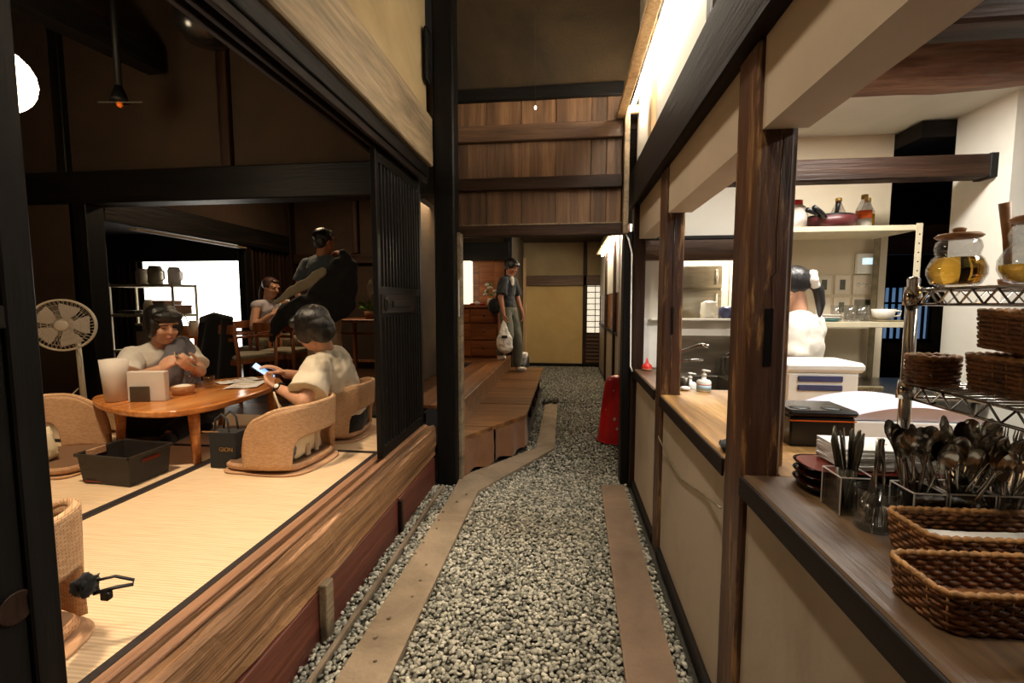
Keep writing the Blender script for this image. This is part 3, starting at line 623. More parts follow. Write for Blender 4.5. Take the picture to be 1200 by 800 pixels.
# left raised hall floor, step
hf = tag(thing('floor', 'polished plank floor of the raised hall with a timber edge', 'floor', (-2.2, 5.2, 0.4)), kind='structure')
xx = -4.1; i = 0
while xx < -0.93:
    x1 = min(xx + 0.215, -0.92)
    MB().cbox(xx + .001, x1 - .001, 3.64 if x1 > -1.20 else 6.45, 7.4, 0.49, 0.52, 0.002).build('plank', 'floor_wood', hf)
    xx += 0.215; i += 1
MB().cbox(-0.93, -0.875, 3.46, 7.4, 0.30, 0.522, 0.006).build('edge_beam', 'step_wood', hf)
MB().box(-0.92, -0.89, 3.46, 7.4, 0.0, 0.30).build('riser', 'dark_wood_y', hf)
st = tag(thing('trim_44', 'low plank step along the raised hall with an angled near end', 'step', (-0.6, 5.3, 0)), kind='structure')
yy = 3.44
bw = [0.30, 0.30, 0.28, 0.30, 0.29, 0.30, 0.30, 0.28, 0.30, 0.30, 0.30, 0.30, 0.31]
def edge_x(v): return -0.79 + (v - 3.42) * (0.43 / 0.75) if v < 4.17 else -0.36
for wd in bw:
    y0, y1 = yy + .002, yy + wd - .003
    if y0 < 4.17 < y1: poly = [(-0.875, y0), (edge_x(y0), y0), (-0.36, 4.17), (-0.36, y1), (-0.875, y1)]
    else: poly = [(-0.875, y0), (edge_x(y0), y0), (edge_x(y1), y1), (-0.875, y1)]
    dz = random.uniform(-.002, .002)
    MB().prism(poly, 0.298, 0.33 + dz).build('plank', 'step_wood', st); yy += wd
for k in range(6):
    y0 = 4.25 + k * 0.55; MB().cbox(-0.46, -0.40, y0, y0 + 0.07, 0.0, 0.298, 0.004).build('support', 'dark_wood_z', st)
MB().box(-0.875, -0.40, 4.9, 7.3, 0.0, 0.02).build('ground_board', 'dark_wood_y', st)
MB().bar((-0.395, 4.2, 0.285), (-0.395, 7.3, 0.285), 0.03, 0.04).build('front_rail', 'dark_wood_y', st)
# cloth curtains under the step
def curtain(a, b, n, label, seed):
    m = MB(); nx, nz = 26, 8; a = V(*a); b = V(*b); t = (b - a).normalized(); nrm = V(t.y, -t.x, 0)
    for j in range(2):
        vs, fs = [], []
        for iz in range(nz + 1):
            for ix in range(nx + 1):
                u = ix / nx; v = iz / nz; p = a.lerp(b, u)
                off = 0.012 * math.sin(u * n * 6 + seed) * (0.4 + v) + 0.010 * mnoise.noise(V(u * 5, v * 3, seed)) - j * 0.006 + 0.004
                vs.append(p + nrm * off + V(0, 0, 0.297 - v * (0.27 + 0.012 * math.sin(u * 9 + seed))))
        for iz in range(nz):
            for ix in range(nx):
                q = iz * (nx + 1) + ix; fs.append((q, q + 1, q + nx + 2, q + nx + 1) if j == 0 else (q, q + nx + 1, q + nx + 2, q + 1))
        m.add(vs, fs, True)
    return tag(m.build('cloth_curtain', 'cloth_brown', fix=False), label, 'curtain', 'cloth covers under the step')
curtain((-0.795, 3.425, 0), (-0.60, 3.755, 0), 1.3, 'brown cloth cover under the step next to the black post', 1.0)
curtain((-0.585, 3.78, 0), (-0.375, 4.15, 0), 1.6, 'brown cloth cover under the angled corner of the step', 3.0)
curtain((-0.37, 4.16, 0), (-0.385, 4.55, 0), 1.2, 'brown cloth cover on the long side of the step', 5.0)
# hall behind chest
hw = tag(thing('wall_back', 'brown board wall behind the chest in the hall', 'wall', (-1.6, 7.4, 0.5)), kind='structure')
for i in range(8): MB().cbox(-2.9 + i * 0.25, -2.652 + i * 0.25, 7.40, 7.43, 0.5, 2.62, 0.003).build('board', 'chest_wood', hw)
MB().cbox(-2.9, -0.9, 7.30, 7.42, 2.02, 2.3, 0.005).build('lintel', 'black_wood_x', hw)
MB().box(-2.9, -0.9, 7.36, 7.42, 2.3, 2.62).build('plaster', 'plaster_dark', hw)
post(-0.98, -0.86, 7.32, 7.46, 0.0, 2.62, 'black_wood_z', 'dark post at the end of the raised hall behind the walking man')
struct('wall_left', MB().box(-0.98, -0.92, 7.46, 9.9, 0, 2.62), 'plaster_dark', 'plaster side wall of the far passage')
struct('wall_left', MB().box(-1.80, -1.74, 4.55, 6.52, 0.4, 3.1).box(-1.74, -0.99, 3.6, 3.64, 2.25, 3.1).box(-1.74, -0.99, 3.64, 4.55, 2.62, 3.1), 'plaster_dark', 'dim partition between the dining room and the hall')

# ---- tatami room shell and dining room beyond
struct('wall_back', MB().box(-6.0, -4.10, 3.50, 3.58, 0.40, 2.20), 'plaster_brown', 'brown clay wall behind the standing fan')
struct('wall_back', MB().box(-6.0, -1.12, 3.54, 3.60, 2.42, 4.3), 'plaster_brown', 'brown clay wall above the dark beam of the tatami room')
trim(MB().cbox(-6.0, -0.96, 3.48, 3.66, 2.17, 2.43, 0.01), 'black_wood_x', 'heavy blackened beam across the back of the tatami room', 'beam')
post(-4.14, -3.98, 3.50, 3.66, 0.40, 2.20, 'black_wood_z', 'blackened pillar at the corner behind the standing fan')
post(-4.21, -4.12, 3.49, 3.55, 2.42, 4.3, 'black_wood_z', 'dark upright in the clay wall above the beam, over the corner pillar')
post(-2.74, -2.65, 3.49, 3.55, 2.42, 4.3, 'dark_wood_z', 'brown upright in the clay wall above the beam, over the diners')
struct('wall_left', MB().box(-6.05, -5.95, -1.1, 3.58, 0.3, 4.3), 'plaster_brown', 'clay side wall of the tatami room')
struct('wall_back', MB().box(-6.0, 0.55, -1.35, -1.2, 0.0, 4.3), 'plaster_dark', 'plaster wall behind the viewpoint')
struct('ceiling', MB().box(-6.05, 0.56, -1.35, 3.62, 4.3, 4.4), 'black_wood_x', 'smoke-blackened high roof boards', 'ceiling')
bx = [(-3.35, -3.20, 3.3), (-5.0, -4.85, 3.3)]
trim(MB().bar((-3.75, -1.2, 3.15), (-3.25, 3.5, 3.25), 0.16, 0.18), 'black_wood_y', 'dark tie beam under the roof of the tatami room', 'beam')
struct('floor', MB().box(-7.6, -1.80, 3.50, 7.6, 0.30, 0.385).box(-1.80, -1.37, 3.62, 6.45, 0.30, 0.385), 'hall_floor_wood', 'dark plank floor of the dining room beyond the tatami', 'floor')
for k in range(5): trim(MB().cbox(-3.9, -1.40, 3.63 + k * 0.23, 3.855 + k * 0.23, 0.385, 0.40, 0.002), 'hall_floor_wood', 'dark floor plank at the edge of the dining room', 'plank')['group'] = 'dining room floor planks'
trim(MB().cbox(-2.3, -1.13, 3.50, 3.62, 0.38, 0.46, 0.004), 'black_wood_x', 'dark threshold between the tatami and the hall', 'threshold')
# partition along the dining room, opening with bright side room
trim(MB().cbox(-4.12, -3.98, 3.66, 7.2, 2.06, 2.30, 0.008), 'black_wood_y', 'dark lintel beam over the opening to the bright side room', 'beam')
trim(MB().cbox(-4.06, -3.97, 3.95, 5.45, 2.025, 2.045, 0.002), 'old_beam', 'thin pale strip drawn as the lit lower edge of the lintel beam', 'batten')  # lit edge of the lintel put in as a paler strip
struct('wall_left', MB().box(-4.10, -4.04, 3.66, 7.2, 2.30, 3.1), 'plaster_brown', 'clay wall above the lintel beam of the dining room')
post(-4.10, -4.0, 5.45, 5.58, 0.385, 2.06, 'black_wood_z', 'dark post beside the bright side-room window')
lw = tag(thing('wall_left', 'dark lattice partition behind the seated woman', 'wall', (-4.05, 6.0, 0.385)), kind='structure')
for i in range(9): MB().cbox(-4.065, -4.03, 5.62 + i * 0.083, 5.65 + i * 0.083, 0.385, 2.06, 0.003).build('bar', 'dark_wood_z', lw)
MB().box(-4.09, -4.07, 5.58, 6.4, 0.385, 2.06).build('backing', 'black_wood_z', lw)
post(-4.10, -3.97, 6.38, 6.52, 0.385, 3.1, 'dark_wood_z', 'brown corner post at the back of the dining room')
struct('wall_back', MB().box(-4.1, -1.80, 6.52, 6.6, 0.385, 3.1), 'plaster_brown', 'clay back wall of the dining room')
trim(MB().cbox(-4.0, -1.8, 6.46, 6.54, 1.92, 2.06, 0.004), 'dark_wood_x', 'brown rail on the back wall of the dining room', 'rail')
post(-3.06, -2.98, 6.44, 6.54, 2.06, 3.1, 'dark_wood_z', 'thin upright on the dining room back wall')
struct('ceiling', MB().box(-4.1, -1.74, 3.62, 6.6, 3.08, 3.14), 'black_wood_x', 'dark dining room ceiling', 'ceiling')
struct('ceiling', MB().box(-7.7, -4.1, 3.58, 7.6, 2.40, 2.46), 'black_wood_x', 'dark side-room ceiling', 'ceiling')
w3 = tag(thing('window_3', 'large glowing white screen window of the side room', 'window', (-5.9, 6.6, 0.7)), kind='structure')
MB().box(-6.55, -4.72, 6.58, 6.60, 0.66, 1.985).build('pane', 'window_glow', w3)
MB().cbox(-7.6, -4.1, 6.54, 6.62, 1.985, 2.40, 0.004).build('header', 'black_wood_x', w3)
MB().cbox(-4.72, -4.1, 6.54, 6.62, 0.38, 1.99, 0.004).build('jamb', 'black_wood_z', w3)
MB().box(-6.55, -4.72, 6.54, 6.62, 0.38, 0.66).build('apron', 'cream_plastic', w3)
sw = tag(thing('wall_back', 'dark board wall with battens beside the glowing window', 'wall', (-7, 6.6, 0.38)), kind='structure')
MB().box(-7.6, -6.55, 6.57, 6.62, 0.38, 1.99).build('boards', 'black_wood_z', sw)
for i in range(9): MB().cbox(-7.5 + i * 0.105, -7.465 + i * 0.105, 6.54, 6.57, 0.38, 1.99, 0.003).build('batten', 'dark_wood_z', sw)
struct('wall_left', MB().box(-7.7, -7.6, 3.5, 7.6, 0.3, 2.46).box(-7.6, -6.05, 3.5, 3.58, 0.3, 2.46), 'plaster_dark', 'side-room plaster wall')
# ================================================================ TATAMI ROOM THINGS
def catmull(pts, n=8):
    out = []; m = len(pts)
    for i in range(m):
        p0, p1, p2, p3 = (Vector(pts[(i + k - 1) % m] + (0,)) for k in range(4))
        for j in range(n):
            t = j / n; out.append(tuple((0.5 * ((2 * p1) + (p2 - p0) * t + (2 * p0 - 5 * p1 + 4 * p2 - p3) * t * t + (3 * p1 - p0 - 3 * p2 + p3) * t ** 3))[:2]))
    return out
def slab(poly, z0, z1, bev=0.006):
    c = (sum(p[0] for p in poly) / len(poly), sum(p[1] for p in poly) / len(poly)); m = MB(); n = len(poly)
    a = sum(poly[i][0] * poly[(i + 1) % n][1] - poly[(i + 1) % n][0] * poly[i][1] for i in range(n))
    if a < 0: poly = poly[::-1]
    def off(d):
        o = []
        for i in range(n):
            t = Vector(poly[(i + 1) % n]) - Vector(poly[i - 1]); t.normalize(); o.append((poly[i][0] - t.y * d, poly[i][1] + t.x * d))
        return o
    rings = [(off(bev), z0), (poly, z0 + bev), (poly, z1 - bev), (off(bev), z1)]
    vs = [(x, y, z) for r, z in rings for x, y in r]; fs = [tuple(range(n))[::-1], tuple(3 * n + k for k in range(n))]
    for k in range(3):
        for i in range(n): fs.append((k * n + i, k * n + (i + 1) % n, (k + 1) * n + (i + 1) % n, (k + 1) * n + i))
    return m.add(vs, fs)
TT = 0.77
tb = thing('low_table', 'low honey-coloured wooden table with rounded outline between the two diners', 'table', (-2.45, 2.8, 0.441))
outl = catmull([(-2.94, 2.56), (-2.64, 2.33), (-2.32, 2.215), (-2.12, 2.235), (-2.02, 2.38), (-2.0, 2.6), (-2.03, 2.98), (-2.12, 3.24), (-2.32, 3.40), (-2.55, 3.34), (-2.72, 3.12), (-2.88, 2.84)], 6)
slab(outl, TT - 0.036, TT, 0.007).build('tabletop', 'table_wood', tb)
for lx, ly in ((-2.09, 2.36), (-2.70, 2.50), (-2.16, 3.16), (-2.56, 3.16)): MB().cyl((lx + .01 * (1 if lx > -2.4 else -1), ly - 0.005, 0.441), (lx, ly, TT - 0.036), 0.020, 0.030, 16).build('leg', 'table_wood', tb)

ZU = [0, 0]
def zaisu(loc, rz, label, mat='wicker', group='woven floor chairs'):
    t = thing('floor_chair', label, 'floor chair', loc, rz, group, world=0)
    nu, nv = 48, 12; rings = []
    def shell(u, v, side):
        th = u * R(112); rx, ry = 0.225, 0.245
        ct, sn = math.cos(th), math.sin(th); p = 2.7
        x = math.copysign(abs(ct) ** (2 / p), ct) * rx; y = math.copysign(abs(sn) ** (2 / p), sn) * ry
        top = 0.34 * max(0.0, 1 - abs(u) ** 5) ** 0.5 + 0.02
        bot = 0.055 + (0.15 * max(0.0, 1 - (abs(u) / 0.44) ** 6) ** 0.5 if abs(u) < 0.44 else -0.02)
        z = bot + (top - bot) * v
        lean = 1.0 + 0.10 * max(0, z) / 0.37 * max(ct, 0) + 0.10 * (1 - min(1, z / 0.12)) * max(ct, 0)
        k = 1.0 if side == 0 else 1 - 0.024 / 0.23
        return (x * lean * k, y * (1 + 0.04 * z) * k, z)
    m = MB(); N = (nu + 1) * (nv + 1); vs, fs = [], []
    us = [-0.985 + 1.97 * i / nu for i in range(nu + 1)]
    for side in (0, 1):
        for u in us:
            for j in range(nv + 1): vs.append(shell(u, j / nv, side))
    for i in range(nu):
        for j in range(nv):
            q = i * (nv + 1) + j; fs.append((q, q + nv + 1, q + nv + 2, q + 1)); fs.append((N + q, N + q + 1, N + q + nv + 2, N + q + nv + 1))
        q = i * (nv + 1); fs.append((q, N + q, N + q + nv + 1, q + nv + 1)); q += nv; fs.append((q, q + nv + 1, N + q + nv + 1, N + q))
    for i in (0, nu):
        for j in range(nv):
            q = i * (nv + 1) + j; fs.append((q, q + 1, N + q + 1, N + q))
    m.add(vs, fs, True); m.build('backrest', mat, t)
    rim = [Vector(shell(u, 1.0, 0)).lerp(Vector(shell(u, 1.0, 1)), 0.5) for u in us]
    MB().tube(rim, 0.0145, 8).build('rim', mat, t)
    slab(catmull([(-0.24, -0.21), (-0.1, -0.235), (0.12, -0.23), (0.225, -0.14), (0.225, 0.14), (0.12, 0.23), (-0.1, 0.235), (-0.24, 0.21), (-0.26, 0)], 5), 0.0, 0.010, 0.003).build('base_board', 'cushion_tan', t)
    slab(catmull([(-0.235, -0.195), (0.1, -0.20), (0.19, -0.13), (0.19, 0.13), (0.1, 0.20), (-0.235, 0.195)], 6), 0.015, 0.052, 0.012).build('seat', 'wicker_dark', t)
    return t
zf = 0.441
zaisu((-1.585, 2.45, zf), R(-4), 'woven floor chair with a pale tote bag in its seat')
zaisu((-1.585, 3.03, zf), R(2), 'woven floor chair in which the diner with the wristwatch sits')
zaisu((-2.84, 2.25, zf), R(188), 'woven floor chair holding a small cream bag with orange trim')
zaisu((-1.49, 0.885, zf), R(4), 'woven floor chair beside the near sliding door with black straps hanging out')
zaisu((-3.06, 3.06, zf), R(152), 'woven floor chair in which the diner with the draped shawl sits')

# tote bag in the chair
bg = thing('tote_bag', 'cream canvas tote bag with tan straps lying in the woven chair', 'bag', (-1.585, 2.45, zf + 0.053))
def pillow_box(x0, x1, y0, y1, z0, z1, puff=0.02, n=8):
    bm = bmesh.new(); bmesh.ops.create_cube(bm, size=1); bmesh.ops.subdivide_edges(bm, edges=bm.edges[:], cuts=n, use_grid_fill=True)
    for v in bm.verts:
        p = v.co.copy(); q = p * 2
        k = (1 - q.x ** 2) * (1 - q.y ** 2) + (1 - q.y ** 2) * (1 - q.z ** 2) + (1 - q.x ** 2) * (1 - q.z ** 2)
        nn = p.normalized()
        v.co = V((x0 + x1) / 2 + p.x * (x1 - x0), (y0 + y1) / 2 + p.y * (y1 - y0), (z0 + z1) / 2 + p.z * (z1 - z0)) + nn * puff * (k - 0.5) + V(*[0.010 * mnoise.noise(V(p.x * 4 + a, p.y * 4, p.z * 4 + x0)) for a in (0, 5, 9)])
    return MB().from_bm(bm, True)
pillow_box(-1.625, -1.445, 2.30, 2.575, zf + 0.065, zf + 0.255, 0.02).build('bag_body', 'cloth_canvas', bg)
MB().bar((-1.437, 2.405, zf + 0.06), (-1.453, 2.415, zf + 0.27), 0.035, 0.012, (1, 0, 0)).build('strap', 'cloth_beige', bg)
MB().bar((-1.437, 2.495, zf + 0.06), (-1.453, 2.495, zf + 0.27), 0.028, 0.012, (1, 0, 0)).build('strap', 'cloth_beige', bg)
MB().tube([(-1.545, 2.36, zf + 0.26), (-1.585, 2.37, zf + 0.36), (-1.625, 2.40, zf + 0.41), (-1.645, 2.44, zf + 0.36), (-1.605, 2.47, zf + 0.27)], 0.006, 6).build('handle', 'cloth_beige', bg)
pb = pillow_box(-1.565, -1.455, 2.285, 2.335, zf + 0.07, zf + 0.17, 0.015)
tag(pb.build('plastic_pouch', 'cloth_grey'), 'grey plastic pouch tucked beside the tote bag', 'pouch')
# black paper bag
sb = thing('paper_bag', 'black paper shopping bag with small gold lettering on the tatami', 'bag', (-1.87, 2.36, zf))
MB().cbox(-1.955, -1.795, 2.30, 2.40, zf, zf + 0.20, 0.003).build('bag_body', 'cloth_black', sb)
MB().cbox(-2.0, -1.90, 2.305, 2.315, zf + 0.196, zf + 0.202, 0.001).build('bag_edge', 'cardboard', sb)
for yy in (2.315, 2.385): MB().tube([(-1.93, yy, zf + 0.195), (-1.92, yy, zf + 0.27), (-1.885, yy, zf + 0.30), (-1.85, yy, zf + 0.27), (-1.84, yy, zf + 0.195)], 0.006, 6).build('handle', 'cloth_charcoal', sb)
def text(s, size, mat, name='lettering', ext=0.0006):
    c = bpy.data.curves.new(name, 'FONT'); c.body = s; c.size = size; c.extrude = ext; c.align_x = 'CENTER'; c.align_y = 'CENTER'
    o = bpy.data.objects.new(name, c); COL.objects.link(o)
    dg = bpy.context.evaluated_depsgraph_get(); me = bpy.data.meshes.new_from_object(o.evaluated_get(dg)); bpy.data.objects.remove(o); bpy.data.curves.remove(c)
    me.materials.append(MATS[mat]); return me
def put_text(s, size, mat, loc, rot, parent=None, label=None):
    me = text(s, size, mat); o = bpy.data.objects.new('lettering', me); COL.objects.link(o); o.rotation_euler = rot; o.location = Vector(loc)
    if parent is not None: o.parent = parent; o.location = Vector(loc) - worldloc(parent)
    return o
put_text('GION', 0.032, 'gold_paint', (-1.855, 2.2995, zf + 0.105), (PI / 2, 0, 0), sb)
# dark storage basket
db = thing('storage_box', 'dark open plastic storage box on the tatami in front of the table', 'box', (-2.29, 2.12, zf))
def openbox(x0, x1, y0, y1, z0, z1, t, tap=0.012, sh=0.0):
    m = MB()
    def ring(d, z, e): return [(x0 + d + e, y0 + d + e + sh, z), (x1 - d - e, y0 + d + e, z), (x1 - d - e, y1 - d - e, z), (x0 + d + e, y1 - d - e + sh, z)]
    rs = [ring(tap, z0, 0), ring(0, z1, 0), ring(0, z1, t), ring(tap, z0 + t, t)]
    vs = [p for r in rs for p in r]; fs = [(3, 2, 1, 0), (12, 13, 14, 15)]
    for k in range(3):
        for i in range(4): fs.append((k * 4 + i, k * 4 + (i + 1) % 4, (k + 1) * 4 + (i + 1) % 4, (k + 1) * 4 + i))
    return m.add(vs, fs)
openbox(-2.45, -2.13, 1.99, 2.24, zf, zf + 0.15, 0.006, 0.012, 0.03).build('box_body', 'dark_basket', db)
rimb = MB()
for a, b in (((-2.455, 2.015), (-2.125, 1.985)), ((-2.125, 1.985), (-2.125, 2.245)), ((-2.125, 2.245), (-2.455, 2.275)), ((-2.455, 2.275), (-2.455, 2.015))): rimb.bar((a[0], a[1], zf + 0.146), (b[0], b[1], zf + 0.146), 0.012, 0.014)
rimb.build('rim', 'dark_basket', db)
MB().cbox(-2.129, -2.125, 2.065, 2.165, zf + 0.105, zf + 0.122, 0.001).build('handle_slot', 'lacquer_red', db)
MB().box(-2.42, -2.16, 2.02, 2.22, zf + 0.008, zf + 0.014).build('liner', 'lacquer_red', db)
MB().cbox(-2.445, -2.435, 2.06, 2.16, zf + 0.12, zf + 0.156, 0.002).build('handle', 'cushion_tan', db)
# cream bag on the left chair
cb = thing('small_bag', 'small cream bag with orange trim sitting in the left woven chair', 'bag', (-2.82, 2.17, zf + 0.053))
b_ = pillow_box(-2.87, -2.75, 2.10, 2.20, zf + 0.06, zf + 0.235, 0.025)
M_ = Matrix.Translation((-2.81, 2.15, zf + 0.06)) @ Matrix.Rotation(R(-18), 4, 'Y') @ Matrix.Translation((2.81, -2.15, -zf - 0.06)); b_.xf(M_)
b_.build('bag_body', 'cloth_canvas', cb)
MB().tube([(-2.90, 2.09, zf + 0.235), (-2.93, 2.09, zf + 0.27), (-2.87, 2.10, zf + 0.285), (-2.83, 2.10, zf + 0.235), (-2.85, 2.09, zf + 0.20)], 0.010, 8).build('trim', 'label_orange', cb)
MB().tube([(-2.90, 2.12, zf + 0.24), (-2.90, 2.13, zf + 0.30), (-2.84, 2.14, zf + 0.29), (-2.82, 2.14, zf + 0.22)], 0.009, 8).build('handle', 'cloth_canvas', cb)
tag(pillow_box(-2.98, -2.87, 2.08, 2.26, zf + 0.058, zf + 0.20, 0.02).build('folded_garment', 'cushion_tan'), 'tan folded garment behind the cream bag', 'garment')
# black straps on near chair
bs = thing('belt_bundle', 'bundle of black straps and buckle hanging out of the near woven chair', 'strap', (-1.27, 1.04, zf + 0.13))
pillow_box(-1.292, -1.248, 1.02, 1.065, zf + 0.135, zf + 0.180, 0.008, 5).build('bundle', 'black_cloth', bs)
MB().tube([(-1.26, 1.05, zf + 0.165), (-1.22, 1.08, zf + 0.165), (-1.185, 1.10, zf + 0.145), (-1.183, 1.095, zf + 0.135), (-1.21, 1.07, zf + 0.14), (-1.25, 1.045, zf + 0.135)], 0.006, 6, flat=0.6).build('strap', 'black_plastic', bs)
MB().cbox(-1.24, -1.215, 1.05, 1.07, zf + 0.11, zf + 0.135, 0.004).build('buckle', 'black_plastic', bs)

# table-top things
pt = thing('water_pitcher', 'tall frosted water pitcher standing on the low table', 'pitcher', (-2.66, 2.44, TT))
MB().lathe([(0.050, 0.002), (0.054, 0.004), (0.064, 0.15), (0.070, 0.245), (0.067, 0.245), (0.061, 0.15), (0.049, 0.01)], (-2.66, 2.44, TT), 28).build('pitcher_body', 'frosted', pt)
MB().lathe([(0.066, 0.236), (0.0665, 0.246), (0.050, 0.251), (0.01, 0.252)], (-2.66, 2.44, TT), 28).build('lid', 'frosted', pt)
MB().prism([(-2.72, 2.415), (-2.755, 2.43), (-2.72, 2.455)], TT + 0.228, TT + 0.246).build('spout', 'frosted', pt)
mh = thing('menu_holder', 'upright frosted menu holder with a dark card on the low table', 'menu holder', (-2.46, 2.44, TT), 0.20, world=0)
MB().cbox(-0.105, 0.105, 0.0, 0.045, 0.0, 0.178, 0.004).build('holder', 'frosted', mh)
MB().cbox(-0.085, 0.022, -0.012, -0.002, 0.0, 0.092, 0.002).build('card', 'hand_brass', mh)
MB().box(-0.09, 0.09, 0.012, 0.032, 0.02, 0.17).build('menu', 'paper', mh)
sk = thing('small_basket', 'small round woven basket with a rolled white towel on the low table', 'basket', (-2.42, 2.66, TT))
MB().lathe([(0.05, 0), (0.058, 0.004), (0.064, 0.055), (0.060, 0.058), (0.054, 0.01)], (-2.42, 2.66, TT), 28).build('basket_wall', 'small_basket', sk)
MB().ball((-2.42, 2.66, TT + 0.05), (0.052, 0.052, 0.016)).build('towel', 'cloth_white', sk)
def tumbler(x, y, z, r, h, label, group=None):
    return tag(MB().lathe([(r * .86, 0), (r * .9, 0.002), (r, h), (r * .94, h), (r * .84, 0.008), (0.002, 0.007)], (x, y, z), 20).build('glass', 'clear_glass'), label, 'glass', group)
tumbler(-2.42, 2.88, TT, 0.034, 0.085, 'clear drinking glass beside the spread menus on the low table')
tumbler(-2.60, 2.93, TT, 0.034, 0.085, 'clear drinking glass next to the small woven basket')
def sheet(x, y, w, d, rz, label, mat='paper', z=TT):
    m = MB(); n = 8; t = thing('menu_sheet', label, 'menu', (x, y, z), rz, 'menus on the low table', world=0)
    for j in range(2):
        vs, fs = [], []
        for a in range(n + 1):
            for b in range(3): vs.append((-w / 2 + w * a / n, -d / 2 + d * b / 2, 0.003 + 0.008 * abs(math.sin(a / n * PI * 1.5)) - 0.002 * j))
        for a in range(n):
            for b in range(2):
                q = a * 3 + b; fs.append((q, q + 3, q + 4, q + 1) if j == 0 else (q, q + 1, q + 4, q + 3))
        m.add(vs, fs, True)
    m.build('page', mat, t, fix=False)
    for k in range(4): MB().box(-w * 0.4, w * (0.1 + 0.07 * k), -d * 0.35 + k * d * 0.2, -d * 0.35 + k * d * 0.2 + 0.008, 0.0115, 0.0122).build('printed_line', 'cushion_tan', t)
    return t
sheet(-2.25, 3.02, 0.21, 0.30, R(20), 'open white menu lying at the wristwatch diner\'s place')
sheet(-2.42, 3.16, 0.20, 0.28, R(-25), 'open white menu lying at the far end of the low table')

# standing fan
fn = thing('standing_fan', 'cream standing electric fan in front of the brown clay wall', 'fan', (-3.72, 3.12, zf))
MB().lathe([(0.145, 0), (0.15, 0.008), (0.13, 0.02), (0.03, 0.035)], (-3.70, 3.14, zf), 28).build('base', 'cream_plastic', fn)
MB().cyl((-3.70, 3.14, zf + 0.03), (-3.72, 3.14, 1.06), 0.020, 0.017, 14).build('pole', 'cream_plastic', fn)
fd = V(0.63, -0.77, 0.0).normalized(); fc = V(-3.745, 3.06, 1.185)
rt = fd.to_track_quat('Z', 'Y').to_matrix()
MB().tube([fc - fd * 0.03, fc - fd * 0.10, fc - fd * 0.15], [0.05, 0.055, 0.03], 16).build('motor_housing', 'cream_plastic', fn)
MB().cyl((-3.72, 3.14, 1.04), tuple(fc - fd * 0.08), 0.018, 0.02, 12).build('neck', 'cream_plastic', fn)
gd = MB()
def fring(r, d): return [fc + fd * d + rt @ V(math.cos(a) * r, math.sin(a) * r, 0) for a in np.linspace(0, 2 * PI, 40, endpoint=False)]
gd.tube(fring(0.188, 0.0), 0.008, 6, closed=True); gd.tube(fring(0.19, -0.035), 0.006, 6, closed=True)
for r_, d_ in ((0.15, 0.022), (0.11, 0.034), (0.075, 0.040)): gd.tube(fring(r_, d_), 0.0022, 4, closed=True)
for i in range(44):
    a = 2 * PI * i / 44; a2 = a + 0.35
    gd.tube([fc + fd * 0.042 + rt @ V(math.cos(a) * 0.045, math.sin(a) * 0.045, 0), fc + fd * 0.036 + rt @ V(math.cos(a + .15) * 0.11, math.sin(a + .15) * 0.11, 0), fc + rt @ V(math.cos(a2) * 0.186, math.sin(a2) * 0.186, 0)], 0.0016, 4)
    gd.tube([fc - fd * 0.09 + rt @ V(math.cos(a) * 0.06, math.sin(a) * 0.06, 0), fc - fd * 0.035 + rt @ V(math.cos(a) * 0.186, math.sin(a) * 0.186, 0)], 0.0016, 4)
gd.build('guard', 'cream_plastic', fn)
MB().tube([fc + fd * 0.036, fc + fd * 0.048], [0.045, 0.036], 18).build('badge', 'cream_plastic', fn)
for i in range(5):
    a = 2 * PI * i / 5; bl = MB(); vs = []
    for k in range(7):
        r_ = 0.03 + 0.135 * k / 6
        for s_ in (-1, 1):
            aa = a + s_ * (0.25 + 0.22 * math.sin(k / 6 * 2.4)); vs.append(fc - fd * (0.012 + 0.012 * s_) + rt @ V(math.cos(aa) * r_, math.sin(aa) * r_, 0))
    bl.add(vs, [(2 * k, 2 * k + 1, 2 * k + 3, 2 * k + 2) for k in range(6)], True)
    vs2 = [p - fd * 0.003 for p in vs]; bl.add(vs2, [(2 * k, 2 * k + 2, 2 * k + 3, 2 * k + 1) for k in range(6)], True)
    bl.build('blade', 'frosted', fn)
MB().tube([(-3.70, 3.11, 1.02), (-3.665, 3.11, 0.95), (-3.66, 3.11, 0.88), (-3.685, 3.11, 0.82)], 0.004, 5).build('cord', 'cream_plastic', fn)
tag(MB().tube([(-3.70, 3.10, 0.70), (-3.78, 3.08, 0.62), (-3.74, 3.08, 0.52), (-3.62, 3.2, 0.46), (-3.55, 3.38, 0.452), (-3.62, 3.44, 0.52), (-3.66, 3.46, 0.64), (-3.58, 3.46, 0.69), (-3.53, 3.47, 0.62)], 0.005, 6).build('power_cord', 'cream_plastic'), 'pale power cord looping from the fan to the corner pillar', 'cord')

# lamps
ln_ = thing('globe_lantern', 'glowing white globe lantern hanging in the tatami room', 'lantern', (-2.75, 2.02, 2.24))
MB().ball((-2.75, 2.02, 2.425), (0.160, 0.160, 0.157), n=3).build('globe', 'lantern_glow', ln_)
MB().cyl((-2.75, 2.02, 2.585), (-2.75, 2.02, 4.3), 0.006).build('cord', 'black_plastic', ln_)
MB().lathe([(0.05, 2.572), (0.05, 2.594), (0.015, 2.612)], (-2.75, 2.02, 0), 18).build('cap', 'black_plastic', ln_)
dl = thing('dark_pendant', 'unlit round dark pendant shade hanging high under the roof', 'lamp', (-2.15, 2.68, 2.88))
MB().lathe([(0.03, 0), (0.11, 0.02), (0.155, 0.09), (0.16, 0.18), (0.12, 0.27), (0.04, 0.31)], (-2.15, 2.68, 2.885), 28).build('shade', 'lacquer_black', dl)
MB().cyl((-2.15, 2.68, 3.18), (-2.15, 2.68, 4.3), 0.006).build('cord', 'black_plastic', dl)
